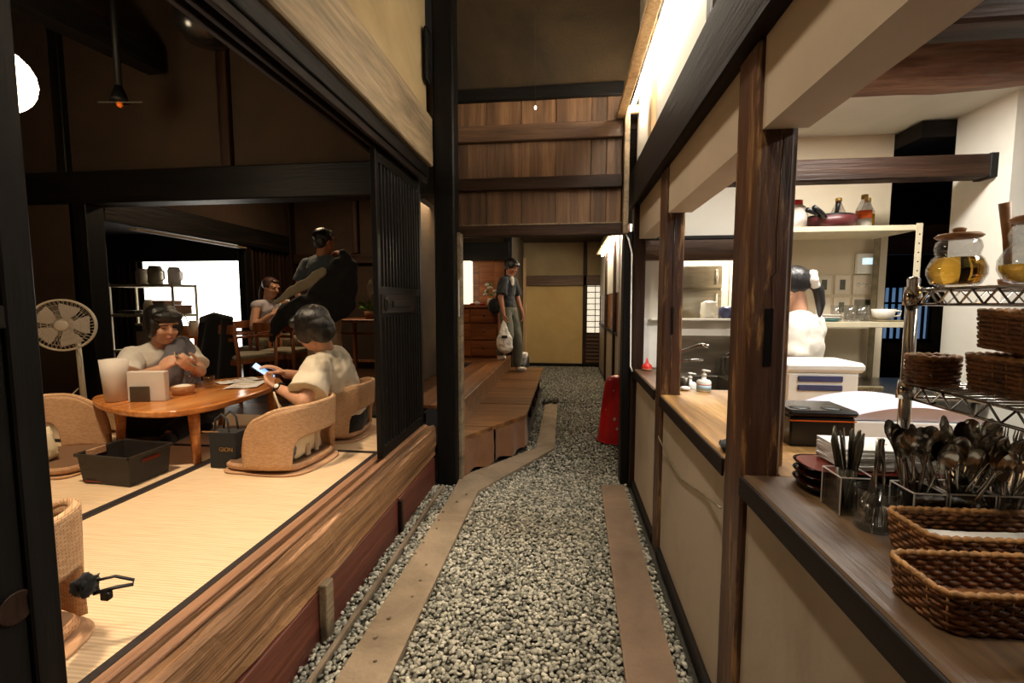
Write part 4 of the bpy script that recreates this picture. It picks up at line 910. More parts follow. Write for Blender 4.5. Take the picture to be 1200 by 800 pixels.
hk = thing('pot_hanger', 'dark hanging rod with a thin crossbar and a small copper knob', 'hanger', (-3.0, 2.92, 2.66))
MB().cyl((-3.0, 2.92, 2.73), (-3.0, 2.92, 4.3), 0.022, n=12).build('rod', 'black_wood_z', hk)
MB().lathe([(0.055, 2.70), (0.05, 2.72), (0.022, 2.80)], (-3.0, 2.92, 0), 16).build('hood', 'black_wood_z', hk)
MB().bar((-3.12, 2.88, 2.685), (-2.87, 2.96, 2.705), 0.008, 0.008).build('crossbar', 'hand_brass', hk)
MB().ball((-3.0, 2.92, 2.68), 0.020).build('knob', 'orange_paint', hk)

# ================================================================ DINING ROOM BEYOND
DF = 0.40
def dining_chair(loc, rz, label, seat='cloth_khaki'):
    t = thing('dining_chair', label, 'chair', loc, rz, 'wooden dining chairs', world=0)
    for y in (-0.2, 0.2):
        MB().tube([(-0.20, y, 0), (-0.20, y, 0.42), (-0.235, y, 0.72)], [0.017, 0.019, 0.017], 8).build('leg', 'chair_wood', t)
        MB().cyl((0.19, y, 0), (0.19, y, 0.62), 0.016, 0.018, 8).build('leg', 'chair_wood', t)
        MB().bar((-0.22, y, 0.625), (0.22, y, 0.635), 0.035, 0.022).build('armrest', 'chair_wood', t)
        MB().bar((-0.2, y, 0.39), (0.19, y, 0.39), 0.02, 0.045).build('side_rail', 'chair_wood', t)
    MB().cbox(-0.20, 0.21, -0.2, 0.2, 0.405, 0.45, 0.012).build('seat', seat, t)
    MB().bar((-0.235, -0.22, 0.70), (-0.235, 0.22, 0.70), 0.03, 0.085).build('back_rail', 'chair_wood', t)
    MB().bar((-0.225, -0.2, 0.60), (-0.225, 0.2, 0.60), 0.02, 0.03).build('back_rail', 'chair_wood', t)
    MB().bar((-0.2, -0.2, 0.38), (-0.2, 0.2, 0.38), 0.02, 0.05).build('seat_rail', 'chair_wood', t)
    return t
dining_chair((-3.56, 5.10, DF), R(5), 'wooden armchair in which the woman with the phone sits')
dining_chair((-3.07, 4.80, DF), R(90), 'wooden armchair with its back towards the low table, beside the seated woman')
dining_chair((-3.20, 4.30, DF), R(70), 'wooden armchair with a black coat over it')
ct_ = thing('draped_coat', 'black coat draped over a wooden armchair near the bright window', 'coat', (-3.380, 4.10, DF + 0.05))
cm = MB(); nx, nz = 16, 12
for j in range(2):
    vs, fs = [], []
    for a in range(nx + 1):
        for b in range(nz + 1):
            u = a / nx; v = b / nz; w_ = 0.24 + 0.16 * v
            vs.append((-3.310 - w_ * 0.6 + u * w_ * 1.3 - 0.12 * v, 4.05 + 0.035 * math.sin(u * 13 + v * 2) - 0.02 * j + 0.06 * v, DF + 0.80 - 0.72 * v))
    for a in range(nx):
        for b in range(nz):
            q = a * (nz + 1) + b; fs.append((q, q + 1, q + nz + 2, q + nz + 1))
    cm.add(vs, fs, True)
cm.build('coat_cloth', 'black_cloth', ct_, fix=False)
MB().tube([(-3.450, 4.06, DF + 0.79), (-3.310, 4.04, DF + 0.83), (-3.150, 4.06, DF + 0.79)], 0.035, 8).build('collar', 'black_cloth', ct_)
dt = thing('dining_table', 'wooden dining table carrying the plant and a cup', 'table', (-2.25, 5.03, DF))
MB().cbox(-2.62, -1.98, 4.88, 5.48, DF + 0.735, DF + 0.77, 0.006).build('tabletop', 'chair_wood', dt)
for a, b in ((-2.58, 4.92), (-2.03, 4.92), (-2.58, 5.43), (-2.03, 5.43)): MB().cbox(a - .02, a + .02, b - .02, b + .02, DF, DF + 0.735, 0.004).build('leg', 'chair_wood', dt)
MB().cbox(-2.58, -2.03, 4.92, 4.94, DF + 0.60, DF + 0.625, 0.003).build('stretcher', 'chair_wood', dt)
tag(MB().lathe([(0.03, 0), (0.036, 0.06), (0.033, 0.06), (0.027, 0.006)], (-2.04, 4.98, DF + 0.77), 16).build('cup', 'ceramic'), 'small white cup at the corner of the plant table', 'cup')
pl = thing('potted_plant', 'green plant with a white spathe flower in a pot on the dining table', 'plant', (-2.2, 5.03, DF + 0.77))
MB().lathe([(0.05, 0), (0.07, 0.09), (0.065, 0.09), (0.045, 0.01)], (-2.2, 5.03, DF + 0.77), 18).build('pot', 'cardboard', pl)
def leaf(a, d, L, w_, mat, up=0.5, name='leaf'):
    m = MB(); a = V(*a); d = Vector(d).normalized(); s_ = d.cross(V(0.3, -1, 0.1)).normalized(); vs = []; n = 8
    for k in range(n + 1):
        t = k / n; p = a + d * L * t + V(0, 0, -up * L * t * t * 0.5); ww = w_ * math.sin(PI * min(1, t * 0.96 + 0.04)) ** 0.8
        vs += [p - s_ * ww, p + V(0, -0.006, 0), p + s_ * ww]
    fs = []
    for k in range(n):
        for c in (0, 1): q = 3 * k + c; fs.append((q, q + 1, q + 4, q + 3))
    m.add(vs, fs, True); m.add([Vector(p) + V(0, 0.003, 0) for p in vs], [f[::-1] for f in fs], True)
    return m.build(name, mat, pl, fix=False)
for k in range(9):
    a = k * 2.4; leaf((-2.2, 5.03, DF + 0.86), (math.cos(a) * 0.9, 0.3 * math.sin(a), 0.35 + 0.3 * (k % 3)), 0.17 + 0.03 * (k % 4), 0.022, 'leaf_green', 0.8)
leaf((-2.2, 5.02, DF + 1.02), (0.12, 0, 1), 0.20, 0.04, 'petal_white', 0.0, 'flower'); leaf((-2.19, 5.02, DF + 1.05), (0.55, 0, 0.8), 0.13, 0.035, 'petal_white', 0.2, 'flower')
MB().tube([(-2.2, 5.03, DF + 0.84), (-2.2, 4.845, DF + 1.04)], 0.005, 6).build('stem', 'leaf_green', pl)

# ---- side room: shelf with jugs and boxes
rk = thing('shelf_rack', 'steel shelf rack with jugs and boxes in front of the glowing window', 'shelf', (-5.4, 5.6, 0.385))
for z_ in (1.56, 1.17, 0.70): MB().cbox(-5.95, -5.02, 5.45, 5.85, z_, z_ + 0.035, 0.004).build('shelf', 'shelf_beige', rk)
for a, b in ((-5.035, 5.46), (-5.035, 5.84), (-5.94, 5.46), (-5.94, 5.84)): MB().cbox(a - .012, a + .012, b - .012, b + .012, 0.385, 1.60, 0.002).build('upright', 'shelf_beige', rk)
def jug(x, y, z, r, h, label, mat='frosted'):
    t = thing('jug', label, 'jug', (x, y, z), 0, 'jugs on the side-room shelf')
    MB().lathe([(r * .9, 0), (r, 0.02), (r, h * .85), (r * .8, h), (r * .75, h), (r * .9, h * .8), (r * .85, 0.01)], (x, y, z), 20).build('jug_body', mat, t)
    MB().tube([(x + r * .95, y, z + h * .8), (x + r * 1.5, y, z + h * .75), (x + r * 1.5, y, z + h * .3), (x + r * .95, y, z + h * .2)], 0.010, 6).build('handle', mat, t)
    MB().lathe([(r * .8, h), (r * .82, h + .012), (0.01, h + .016)], (x, y, z), 20).build('lid', mat, t)
    return t
jug(-5.64, 5.65, 1.596, 0.075, 0.20, 'pale insulated jug at the pillar end of the upper shelf', 'cream_plastic')
jug(-5.40, 5.60, 1.596, 0.085, 0.23, 'tall grey insulated jug in the middle of the upper shelf', 'cream_plastic')
jug(-5.17, 5.65, 1.596, 0.075, 0.215, 'clear jug with a curved handle on the upper shelf', 'frosted')
kt = thing('kettle', 'grey kettle with a black handle on the middle shelf', 'kettle', (-5.52, 5.6, 1.206))
MB().lathe([(0.06, 0), (0.07, 0.02), (0.06, 0.13), (0.04, 0.19)], (-5.52, 5.6, 1.206), 20).build('kettle_body', 'cream_plastic', kt)
MB().tube([(-5.46, 5.6, 1.36), (-5.41, 5.6, 1.35), (-5.41, 5.6, 1.27), (-5.46, 5.6, 1.25)], 0.010, 6).build('handle', 'black_plastic', kt)
def box_thing(name, x0, x1, y0, y1, z0, z1, mat, label, cat='box', group=None, flap=True):
    t = thing(name, label, cat, ((x0 + x1) / 2, (y0 + y1) / 2, z0), 0, group)
    MB().cbox(x0, x1, y0, y1, z0, z1, 0.003).build('carton', mat, t)
    if flap: MB().cbox(x0 - .004, x1 + .004, y0 - .004, y1 + .004, z1 - 0.02, z1 + 0.004, 0.003).build('lid', mat, t)
    return t
box_thing('cardboard_box', -5.385, -5.07, 5.47, 5.8, 1.207, 1.32, 'cardboard', 'flat brown cardboard box on the middle shelf')
box_thing('cardboard_box', -5.37, -5.20, 5.50, 5.78, 1.325, 1.38, 'cardboard', 'small brown box stacked on the flat cardboard box')
box_thing('cardboard_box', -5.85, -5.61, 5.47, 5.75, 1.207, 1.25, 'hand_brass', 'dark flat carton beside the kettle')
crt = box_thing('carton', -5.62, -5.36, 5.48, 5.75, 0.737, 1.08, 'cream_plastic', 'pale carton with a violet printed band on the lower shelf')
MB().box(-5.62, -5.36, 5.4735, 5.4745, 0.98, 1.055).build('printed_band', 'navy_panel', crt)
box_thing('cardboard_box', -5.33, -5.08, 5.48, 5.75, 0.737, 0.98, 'cardboard', 'brown cardboard box next to the pale carton')
lt = thing('side_table', 'low wooden side table with jars in front of the glowing window', 'table', (-4.75, 5.55, 0.385))
MB().cbox(-5.0, -4.42, 5.35, 5.75, 0.90, 0.935, 0.005).build('tabletop', 'table_wood', lt)
for a, b in ((-4.97, 5.38), (-4.45, 5.38), (-4.97, 5.72), (-4.45, 5.72)): MB().cbox(a - .018, a + .018, b - .018, b + .018, 0.385, 0.90, 0.003).build('leg', 'table_wood', lt)
MB().cbox(-4.97, -4.45, 5.40, 5.7, 0.55, 0.57, 0.003).build('shelf', 'table_wood', lt)
for k, (x, r, h, m, l) in enumerate(((-4.93, 0.05, 0.12, 'cardboard', 'brown jar on the side table by the shelf rack'), (-4.80, 0.055, 0.19, 'cream_plastic', 'tall pale jar on the side table'), (-4.68, 0.045, 0.13, 'cardboard', 'short brown jar at the end of the side table'))):
    j = thing('jar', l, 'jar', (x, 5.5, 0.936)); MB().lathe([(r, 0), (r, h * .8), (r * .8, h * .9)], (x, 5.5, 0.936), 16).build('jar_body', m, j); MB().lathe([(r * .85, h * .88), (r * .85, h), (0.01, h + .002)], (x, 5.5, 0.936), 16).build('lid', m, j)
box_thing('cardboard_box', -4.72, -4.40, 5.1, 5.3, 0.387, 0.83, 'cardboard', 'upright cardboard box under the side table')
tag(MB().tube([(-5.05, 5.44, 0.90), (-5.0, 5.42, 1.2), (-4.85, 5.42, 1.22), (-4.80, 5.44, 1.05)], 0.006, 6).build('wire_loop', 'chrome'), 'thin wire loop arching over the jars', 'wire')

# ================================================================ FAR PASSAGE THINGS
ch = thing('chest_of_drawers', 'low brown chest of drawers standing in the raised hall', 'chest', (-1.4, 7.05, 0.521))
MB().cbox(-1.85, -1.02, 6.88, 7.28, 0.521, 1.28, 0.005).build('body', 'chest_wood', ch)
MB().cbox(-1.87, -1.0, 6.85, 7.29, 1.28, 1.315, 0.005).build('top', 'chest_wood', ch)
for r_, (z0, z1) in enumerate(((1.06, 1.255), (0.80, 1.04), (0.56, 0.78))):
    for x0, x1 in ((-1.83, -1.445), (-1.425, -1.04)):
        d_ = MB().cbox(x0, x1, 6.858, 6.88, z0, z1, 0.006).build('drawer', 'chest_wood', ch); MB().ball(((x0 + x1) / 2, 6.848, (z0 + z1) / 2 + 0.02), 0.018).build('knob', 'hand_brass', d_)
sp = thing('paper_lamp', 'tall glowing paper lamp standing on the chest', 'lamp', (-1.53, 7.1, 1.316))
MB().cbox(-1.62, -1.455, 7.02, 7.17, 1.33, 1.99, 0.006).build('shade', 'lamp_shade_glow', sp)
MB().cbox(-1.63, -1.445, 7.01, 7.18, 1.316, 1.332, 0.003).build('base', 'dark_wood_x', sp)
fv = thing('flower_arrangement', 'small arrangement of white flowers and red berries on the chest', 'flowers', (-1.18, 7.02, 1.316))
MB().lathe([(0.03, 0), (0.05, 0.05), (0.03, 0.11), (0.025, 0.11)], (-1.16, 7.02, 1.316), 16).build('vase', 'paper_tan', fv)
for k in range(11):
    a = k * 2.4; r_ = 0.03 + 0.07 * (k % 3) / 2; MB().ball((-1.17 + r_ * math.cos(a), 7.0 + 0.5 * r_ * math.sin(a), 1.48 + 0.05 * (k % 4)), (0.034, 0.03, 0.024), n=1).build('petal' if k % 3 else 'leaf', 'petal_white' if k % 3 else 'leaf_green', fv)
tag(MB().ball((-1.36, 7.0, 1.346), (0.05, 0.04, 0.032)).build('white_ornament', 'ceramic'), 'small round white ornament on the chest beside the lamp', 'ornament')
for k, x in enumerate((-1.42, -1.27)): tag(MB().ball((x, 6.98, 1.334), (0.045, 0.03, 0.02)).build('red_fruit', 'red_paint'), 'small red fruit lying on the chest', 'fruit', 'red fruits on the chest')
# slippers
def slipper(x, y, rz, label):
    t = thing('sandal', label, 'sandal', (x, y, 0.021), rz, 'black sandals on the kerb', world=0)
    sole = [(0.042 * math.sin(a) * (1 + 0.15 * math.cos(a)), 0.13 * -math.cos(a)) for a in np.linspace(0, 2 * PI, 22, endpoint=False)]
    slab(sole, 0, 0.026, 0.005).build('sole', 'black_plastic', t)
    m = MB(); vs, fs = [], []
    for j in range(2):
        for a in range(9):
            th = PI * a / 8
            for b in (0.0, 0.10): vs.append((math.cos(th) * (0.045 - j * .005), b - 0.01, 0.012 + math.sin(th) * (0.055 - b * 0.2 - j * .005)))
    for j in range(2):
        for a in range(8): q = j * 18 + a * 2; fs.append((q, q + 2, q + 3, q + 1))
    m.add(vs, fs, True).build('strap', 'black_plastic', t, fix=False)
    return t
slipper(-0.245, 6.16, R(160), 'black sandal on the kerb next to the step'); slipper(-0.135, 6.20, R(172), 'black sandal on the kerb, the one on the gravel side')
rb = thing('red_bucket', 'chipped red fire bucket standing upside down on the gravel', 'bucket', (0.49, 4.58, 0.006))
MB().lathe([(0.178, 0), (0.180, 0.01), (0.165, 0.12), (0.135, 0.40), (0.115, 0.54), (0.10, 0.595), (0.075, 0.625), (0.03, 0.640), (0.002, 0.642)], (0.49, 4.58, 0.008), 36).build('bucket_body', 'red_paint', rb)
MB().tube([(0.49 + 0.180 * math.cos(a), 4.58 + 0.180 * math.sin(a), 0.014) for a in np.linspace(0, 2 * PI, 36, endpoint=False)], 0.006, 6, closed=True).build('rim', 'red_paint', rb)
for k, (a, z_, s_) in enumerate(((-1.9, 0.52, 0.010), (-1.75, 0.25, 0.016), (-1.6, 0.16, 0.014), (-2.4, 0.33, 0.004))):
    r_ = 0.178 - 0.10 * z_; MB().ball((0.49 + r_ * math.cos(a), 4.58 + r_ * math.sin(a), z_), (s_, s_ * .35, s_ * 1.2), n=1).build('paint_chip', 'paper_tan', rb)
wb = thing('waste_bin', 'small dark bin with a white bag behind the walking man', 'bin', (-0.76, 7.62, 0.0))
MB().lathe([(0.10, 0), (0.13, 0.45), (0.125, 0.45), (0.095, 0.01)], (-0.73, 7.62, 0.006), 20).build('bin_body', 'black_plastic', wb)
pillow_box(-0.83, -0.64, 7.53, 7.70, 0.44, 0.54, 0.02, 5).build('bin_liner', 'white_plastic', wb)
bp_ = thing('bare_bulb', 'tiny bright bulb hanging before the plank wall', 'bulb', (-0.235, 3.43, 2.70)); MB().ball((-0.235, 3.43, 2.735), (0.008, 0.008, 0.013)).build('glass', 'bulb_spark', bp_); MB().cyl((-0.235, 3.43, 2.745), (-0.235, 3.43, 4.3), 0.0015, n=6).build('wire', 'black_plastic', bp_)
tag(MB().tube([(0.40, 3.435, 1.86), (0.43, 3.42, 1.80), (0.452, 3.395, 1.70), (0.455, 3.392, 1.2), (0.458, 3.39, 0.9), (0.47, 3.38, 0.86)], 0.006, 6).build('white_cable', 'white_plastic'), 'white cable running down the black jamb', 'cable')
# a few loose pebbles on the kerb
pm = MB().ball((0, 0, 0), (1, 0.8, 0.6), n=1).mesh('pebble'); pm.materials.append(MATS['concrete'])
for k in range(14):
    o = bpy.data.objects.new('pebble', pm); COL.objects.link(o); s_ = random.uniform(0.007, 0.012); o.scale = (s_, s_, s_); yy = 1.45 + k * 0.125
    o.location = (-0.79 + random.uniform(0.0, 0.11), yy + random.uniform(-.04, .04), 0.021 + s_ * 0.45); o.rotation_euler = (0, 0, random.uniform(0, 6)); tag(o, 'loose grey pebble lying on the worn kerb beside the tatami room', 'pebble', 'loose pebbles on the kerb')
# ================================================================ KITCHEN THINGS
CZ = 0.879
def rrect(cx, cy, lx, ly, r, n=110):
    pts = []; per = []
    segs = [((lx / 2 - r, -ly / 2 + r), -90), ((lx / 2 - r, ly / 2 - r), 0), ((-lx / 2 + r, ly / 2 - r), 90), ((-lx / 2 + r, -ly / 2 + r), 180)]
    raw = []
    for (px_, py_), a0 in segs:
        for k in range(7): a = R(a0 + 90 * k / 6); raw.append((px_ + r * math.cos(a), py_ + r * math.sin(a)))
    raw.append(raw[0]); L = [0]
    for i in range(len(raw) - 1): L.append(L[-1] + math.dist(raw[i], raw[i + 1]))
    j = 0
    for k in range(n):
        s_ = L[-1] * k / n
        while L[j + 1] < s_: j += 1
        t = (s_ - L[j]) / max(1e-9, L[j + 1] - L[j]); pts.append((cx + raw[j][0] * (1 - t) + raw[j + 1][0] * t, cy + raw[j][1] * (1 - t) + raw[j + 1][1] * t))
    return pts, L[-1]
def woven_basket(loc, rz, lx, ly, h, label, rows=7, group='rattan baskets', tilt=0.0):
    t = thing('rattan_basket', label, 'basket', loc, rz, group, world=0)
    if tilt: t.rotation_euler = (tilt, 0, rz)
    per = rrect(0, 0, lx, ly, 0.022)[1]; ns = int(round(per / 0.013)) // 2 * 2; n = ns * 3
    m = MB(); rr_ = h / rows / 2
    for k in range(rows):
        g = 1 + 0.05 * k / rows; pts, _ = rrect(0, 0, lx * g, ly * g, 0.022, n); out = []
        for i, (x, y) in enumerate(pts):
            a, b = pts[i - 1], pts[(i + 1) % n]; tx, ty = b[0] - a[0], b[1] - a[1]; l = math.hypot(tx, ty) or 1
            w_ = 0.0022 * math.cos(PI * i / 3 + (PI if k % 2 else 0)); out.append((x + ty / l * w_, y - tx / l * w_, rr_ + k * 2 * rr_))
        m.tube(out, rr_ * 1.12, 5, closed=True, flat=1.0)
    m.build('woven_wall', 'basket_strand', t)
    stk = MB(); p0, _ = rrect(0, 0, lx, ly, 0.022, ns); p1, _ = rrect(0, 0, lx * 1.05, ly * 1.05, 0.022, ns)
    for i in range(ns):
        s_ = 1.012 if i % 2 else 0.99
        stk.tube([(p0[i][0] * s_, p0[i][1] * s_, 0.001), (p1[i][0] * s_, p1[i][1] * s_, h)], 0.0022, 4)
    stk.build('stakes', 'basket_rim', t)
    pr, _ = rrect(0, 0, lx * 1.05, ly * 1.05, 0.022, ns * 2); rim = MB()
    for ph in (0, PI): rim.tube([(x, y + 0.0, h + 0.003 * math.sin(i * 1.3 + ph)) for i, (x, y) in enumerate(pr)], [0.0045 + 0.0012 * math.sin(i * 1.3 + ph) for i in range(len(pr))], 6, closed=True)
    rim.build('rim', 'basket_rim', t)
    slab([(x * 0.985, y * 0.985) for x, y in rrect(0, 0, lx, ly, 0.022, 40)[0]], 0.001, 0.006, 0.001).build('base', 'basket_strand', t)
    return t
woven_basket((0.785, 0.918, CZ), R(2), 0.29, 0.115, 0.064, 'rattan basket holding white paper packets on the counter', 7)
woven_basket((0.665, 0.757, CZ), R(3), 0.25, 0.11, 0.058, 'empty rattan basket on the counter in front of the paper-packet basket', 7)
woven_basket((0.70, 0.595, CZ), R(3), 0.20, 0.105, 0.075, 'rattan basket at the near end of the counter, in front of the empty one', 8)
for k in range(9):
    p_ = MB().cbox(-0.085, 0.085, -0.028, 0.028, 0, 0.0016, 0.0004)
    t = thing('paper_packet', 'white paper packet lying in the rattan basket', 'packet', (0.745 + 0.004 * k, 0.915 + random.uniform(-.012, .012), CZ + 0.008 + 0.0042 * k), R(random.uniform(-7, 7)), 'paper packets in the basket', world=0)
    p_.build('sleeve', 'paper', t); MB().prism([(0.085, -0.012), (0.115, -0.006), (0.108, 0.004), (0.118, 0.010), (0.085, 0.016)], 0.0002, 0.0014).build('napkin_tip', 'paper', t)
# wire rack
rk2 = thing('wire_rack', 'chrome wire rack standing on the counter', 'rack', (0.97, 0.7, CZ))
for x, y in ((0.79, 1.175), (1.15, 1.175), (0.79, 0.25), (1.15, 0.25)):
    MB().cyl((x, y, CZ), (x, y, 1.405), 0.0125, n=14).build('post', 'chrome', rk2); MB().ball((x, y, 1.405), (0.0125, 0.0125, 0.006)).build('cap', 'chrome', rk2)
    for z_ in (1.148, 1.365): MB().cyl((x, y, z_ - 0.02), (x, y, z_ + 0.022), 0.019, 0.016, 14).build('collar', 'chrome', rk2)
for z_ in (1.148, 1.365):
    fr = MB()
    for dz in (0.014, -0.018):
        pts = [(0.79, 0.25, z_ + dz), (1.15, 0.25, z_ + dz), (1.15, 1.175, z_ + dz), (0.79, 1.175, z_ + dz)]
        for i in range(4): fr.cyl(pts[i], pts[(i + 1) % 4], 0.0034, n=6)
    s_ = fr.build('shelf', 'chrome', rk2)
    tr = MB()
    for x in (0.79, 1.15):
        n = 32; tr.tube([(x, 0.27 + 0.885 * i / n, z_ + (0.013 if i % 2 else -0.017)) for i in range(n + 1)], 0.0026, 5)
    for y in (0.25, 1.175):
        n = 12; tr.tube([(0.81 + 0.32 * i / n, y, z_ + (0.013 if i % 2 else -0.017)) for i in range(n + 1)], 0.0026, 5)
    tr.build('truss_wire', 'chrome', s_)
    dk = MB()
    for i in range(33): y = 0.275 + 0.875 * i / 32; dk.cyl((0.79, y, z_ + 0.0165), (1.15, y, z_ + 0.0165), 0.0024, n=5)
    dk.cyl((0.97, 0.25, z_ + 0.012), (0.97, 1.175, z_ + 0.012), 0.003, n=6)
    dk.build('deck_wires', 'chrome', s_)
RZ1 = 1.148 + 0.020
woven_basket((0.808, 1.128, RZ1), R(2), 0.078, 0.066, 0.062, 'small rattan basket on the lower rack shelf beside the rack post', 7)
woven_basket((0.945, 0.96, RZ1), R(3), 0.20, 0.25, 0.072, 'wide rattan basket on the lower rack shelf, bottom of the stack', 8)
woven_basket((0.95, 0.95, RZ1 + 0.083), R(6), 0.20, 0.25, 0.072, 'wide rattan basket stacked on another one on the lower rack shelf', 8, tilt=R(4))
for k in range(2): tag(MB().add([(0.90, 0.92 + .01 * k, RZ1 + 0.15), (1.02, 0.90 + .01 * k, RZ1 + 0.165 + .01 * k), (1.06, 0.96, RZ1 + 0.15), (0.94, 0.98, RZ1 + 0.14), (0.90, 0.92 + .01 * k, RZ1 + 0.149), (1.02, 0.90 + .01 * k, RZ1 + 0.164 + .01 * k), (1.06, 0.96, RZ1 + 0.149), (0.94, 0.98, RZ1 + 0.139)], [(0, 1, 2, 3), (7, 6, 5, 4), (0, 4, 5, 1), (1, 5, 6, 2), (2, 6, 7, 3), (3, 7, 4, 0)]).build('paper_sheet', 'paper_tan'), ('tan paper sheet sticking out of the stacked baskets', 'second tan paper sheet under the first in the stacked baskets')[k], 'paper')
# jars of amber tea on the rack
def gourd_jar(x, y, z, s, zs, fill, label):
    t = thing('glass_jar', label, 'jar', (x, y, z), 0, 'gourd-shaped glass jars')
    outer = [(0.045, 0), (0.068, 0.008), (0.083, 0.035), (0.083, 0.055), (0.070, 0.080), (0.059, 0.089), (0.062, 0.098), (0.066, 0.112), (0.060, 0.130), (0.048, 0.138)]
    inner = [(r - 0.004, zz) for r, zz in outer[::-1][:-1]] + [(0.04, 0.005)]
    MB().lathe([(r * s, zz * zs) for r, zz in outer + inner] + [(0.001, 0.005 * zs)], (x, y, z), 32).build('jar_body', 'clear_glass', t)
    fl_ = [(0.001, 0.0055), (0.040, 0.0056), (0.063, 0.0115), (0.0785, 0.036), (0.0785, 0.055), (0.0655, 0.079), (0.0545, 0.088)]
    fl_ = [p for p in fl_ if p[1] <= fill] + [(0.001, min(fill, 0.088))]
    if fl_[-2][1] < fill: fl_.insert(-1, (0.0785 if fill < .06 else .0545, fill))
    MB().lathe([(r * s * 0.998, zz * zs) for r, zz in fl_], (x, y, z), 32).build('tea', 'honey', t)
    MB().lathe([(0.03 * s, 0.137 * zs), (0.060 * s, 0.139 * zs), (0.068 * s, 0.145 * zs), (0.058 * s, 0.152 * zs), (0.02 * s, 0.156 * zs)], (x, y, z), 28).build('lid', 'lid_wood', t)
    MB().lathe([(0.016 * s, 0.155 * zs), (0.020 * s, 0.166 * zs), (0.012 * s, 0.170 * zs)], (x, y, z), 16).build('knob', 'lid_wood', t)
    return t
gourd_jar(0.832, 1.115, 1.365 + 0.020, 0.60, 0.74, 0.084, 'gourd-shaped glass jar full of amber tea next to the rack post')
gourd_jar(0.895, 1.005, 1.365 + 0.020, 0.72, 0.86, 0.045, 'gourd-shaped glass jar half filled with amber tea')
ld_ = thing('ladle', 'wooden ladle leaning behind the half-filled jar', 'ladle', (0.91, 1.09, 1.386))
MB().tube([(0.92, 1.10, 1.40), (0.905, 1.09, 1.48), (0.890, 1.085, 1.555)], [0.006, 0.0075, 0.010], 12).build('grip', 'lid_wood', ld_)
MB().lathe([(0.004, 0), (0.014, 0.003), (0.016, 0.014), (0.014, 0.014), (0.004, 0.004)], (0.92, 1.10, 1.386), 16).build('scoop', 'lid_wood', ld_)
MB().tube([(0.898, 1.085, 1.515), (0.905, 1.08, 1.508), (0.913, 1.075, 1.512)], 0.003, 6).build('hook', 'chrome', ld_)
# cutlery
def holder(x0, x1, y0, y1, h, label):
    t = thing('cutlery_holder', label, 'holder', ((x0 + x1) / 2, (y0 + y1) / 2, CZ), 0, 'acrylic cutlery holders')
    openbox(x0, x1, y0, y1, CZ + 0.0005, CZ + h, 0.0028, 0.0).build('box_body', 'acrylic', t)
    for a_, b_ in ((x0, y0), (x1, y0), (x1, y1), (x0, y1)): MB().cbox(a_ - .0012, a_ + .0012, b_ - .0012, b_ + .0012, CZ + 0.001, CZ + h + .0005, 0.0004).build('corner_highlight', 'frosted', t)  # pale bars added as highlights along the clear corners
    MB().box(x0, x1, y0 - .0012, y0 + .0008, CZ + h - 0.002, CZ + h + .0005).box(x0 - .0012, x0 + .0008, y0, y1, CZ + h - 0.002, CZ + h + .0005).box(x0, x1, y1 - .0008, y1 + .0012, CZ + h - 0.002, CZ + h + .0005).box(x1 - .0008, x1 + .0012, y0, y1, CZ + h - 0.002, CZ + h + .0005).build('rim', 'frosted', t)  # highlight of the top edge, drawn as pale frosted strips
    return t
holder(0.605, 0.675, 1.075, 1.15, 0.088, 'clear acrylic box at the tray, holding black-handled knives')
cup = thing('cutlery_cup', 'round clear cup of forks in front of the acrylic box', 'cup', (0.648, 1.025, CZ))
MB().lathe([(0.036, 0.0005), (0.038, 0.003), (0.041, 0.085), (0.0385, 0.085), (0.0355, 0.006), (0.001, 0.005)], (0.648, 1.025, CZ), 28).build('cup_wall', 'acrylic', cup)
holder(0.698, 0.758, 0.995, 1.065, 0.09, 'clear acrylic box with a few large spoons behind the rack post')
holder(0.764, 0.846, 0.995, 1.075, 0.092, 'clear acrylic box crowded with soup spoons')
holder(0.852, 0.955, 0.995, 1.075, 0.092, 'clear acrylic box crowded with steel forks')
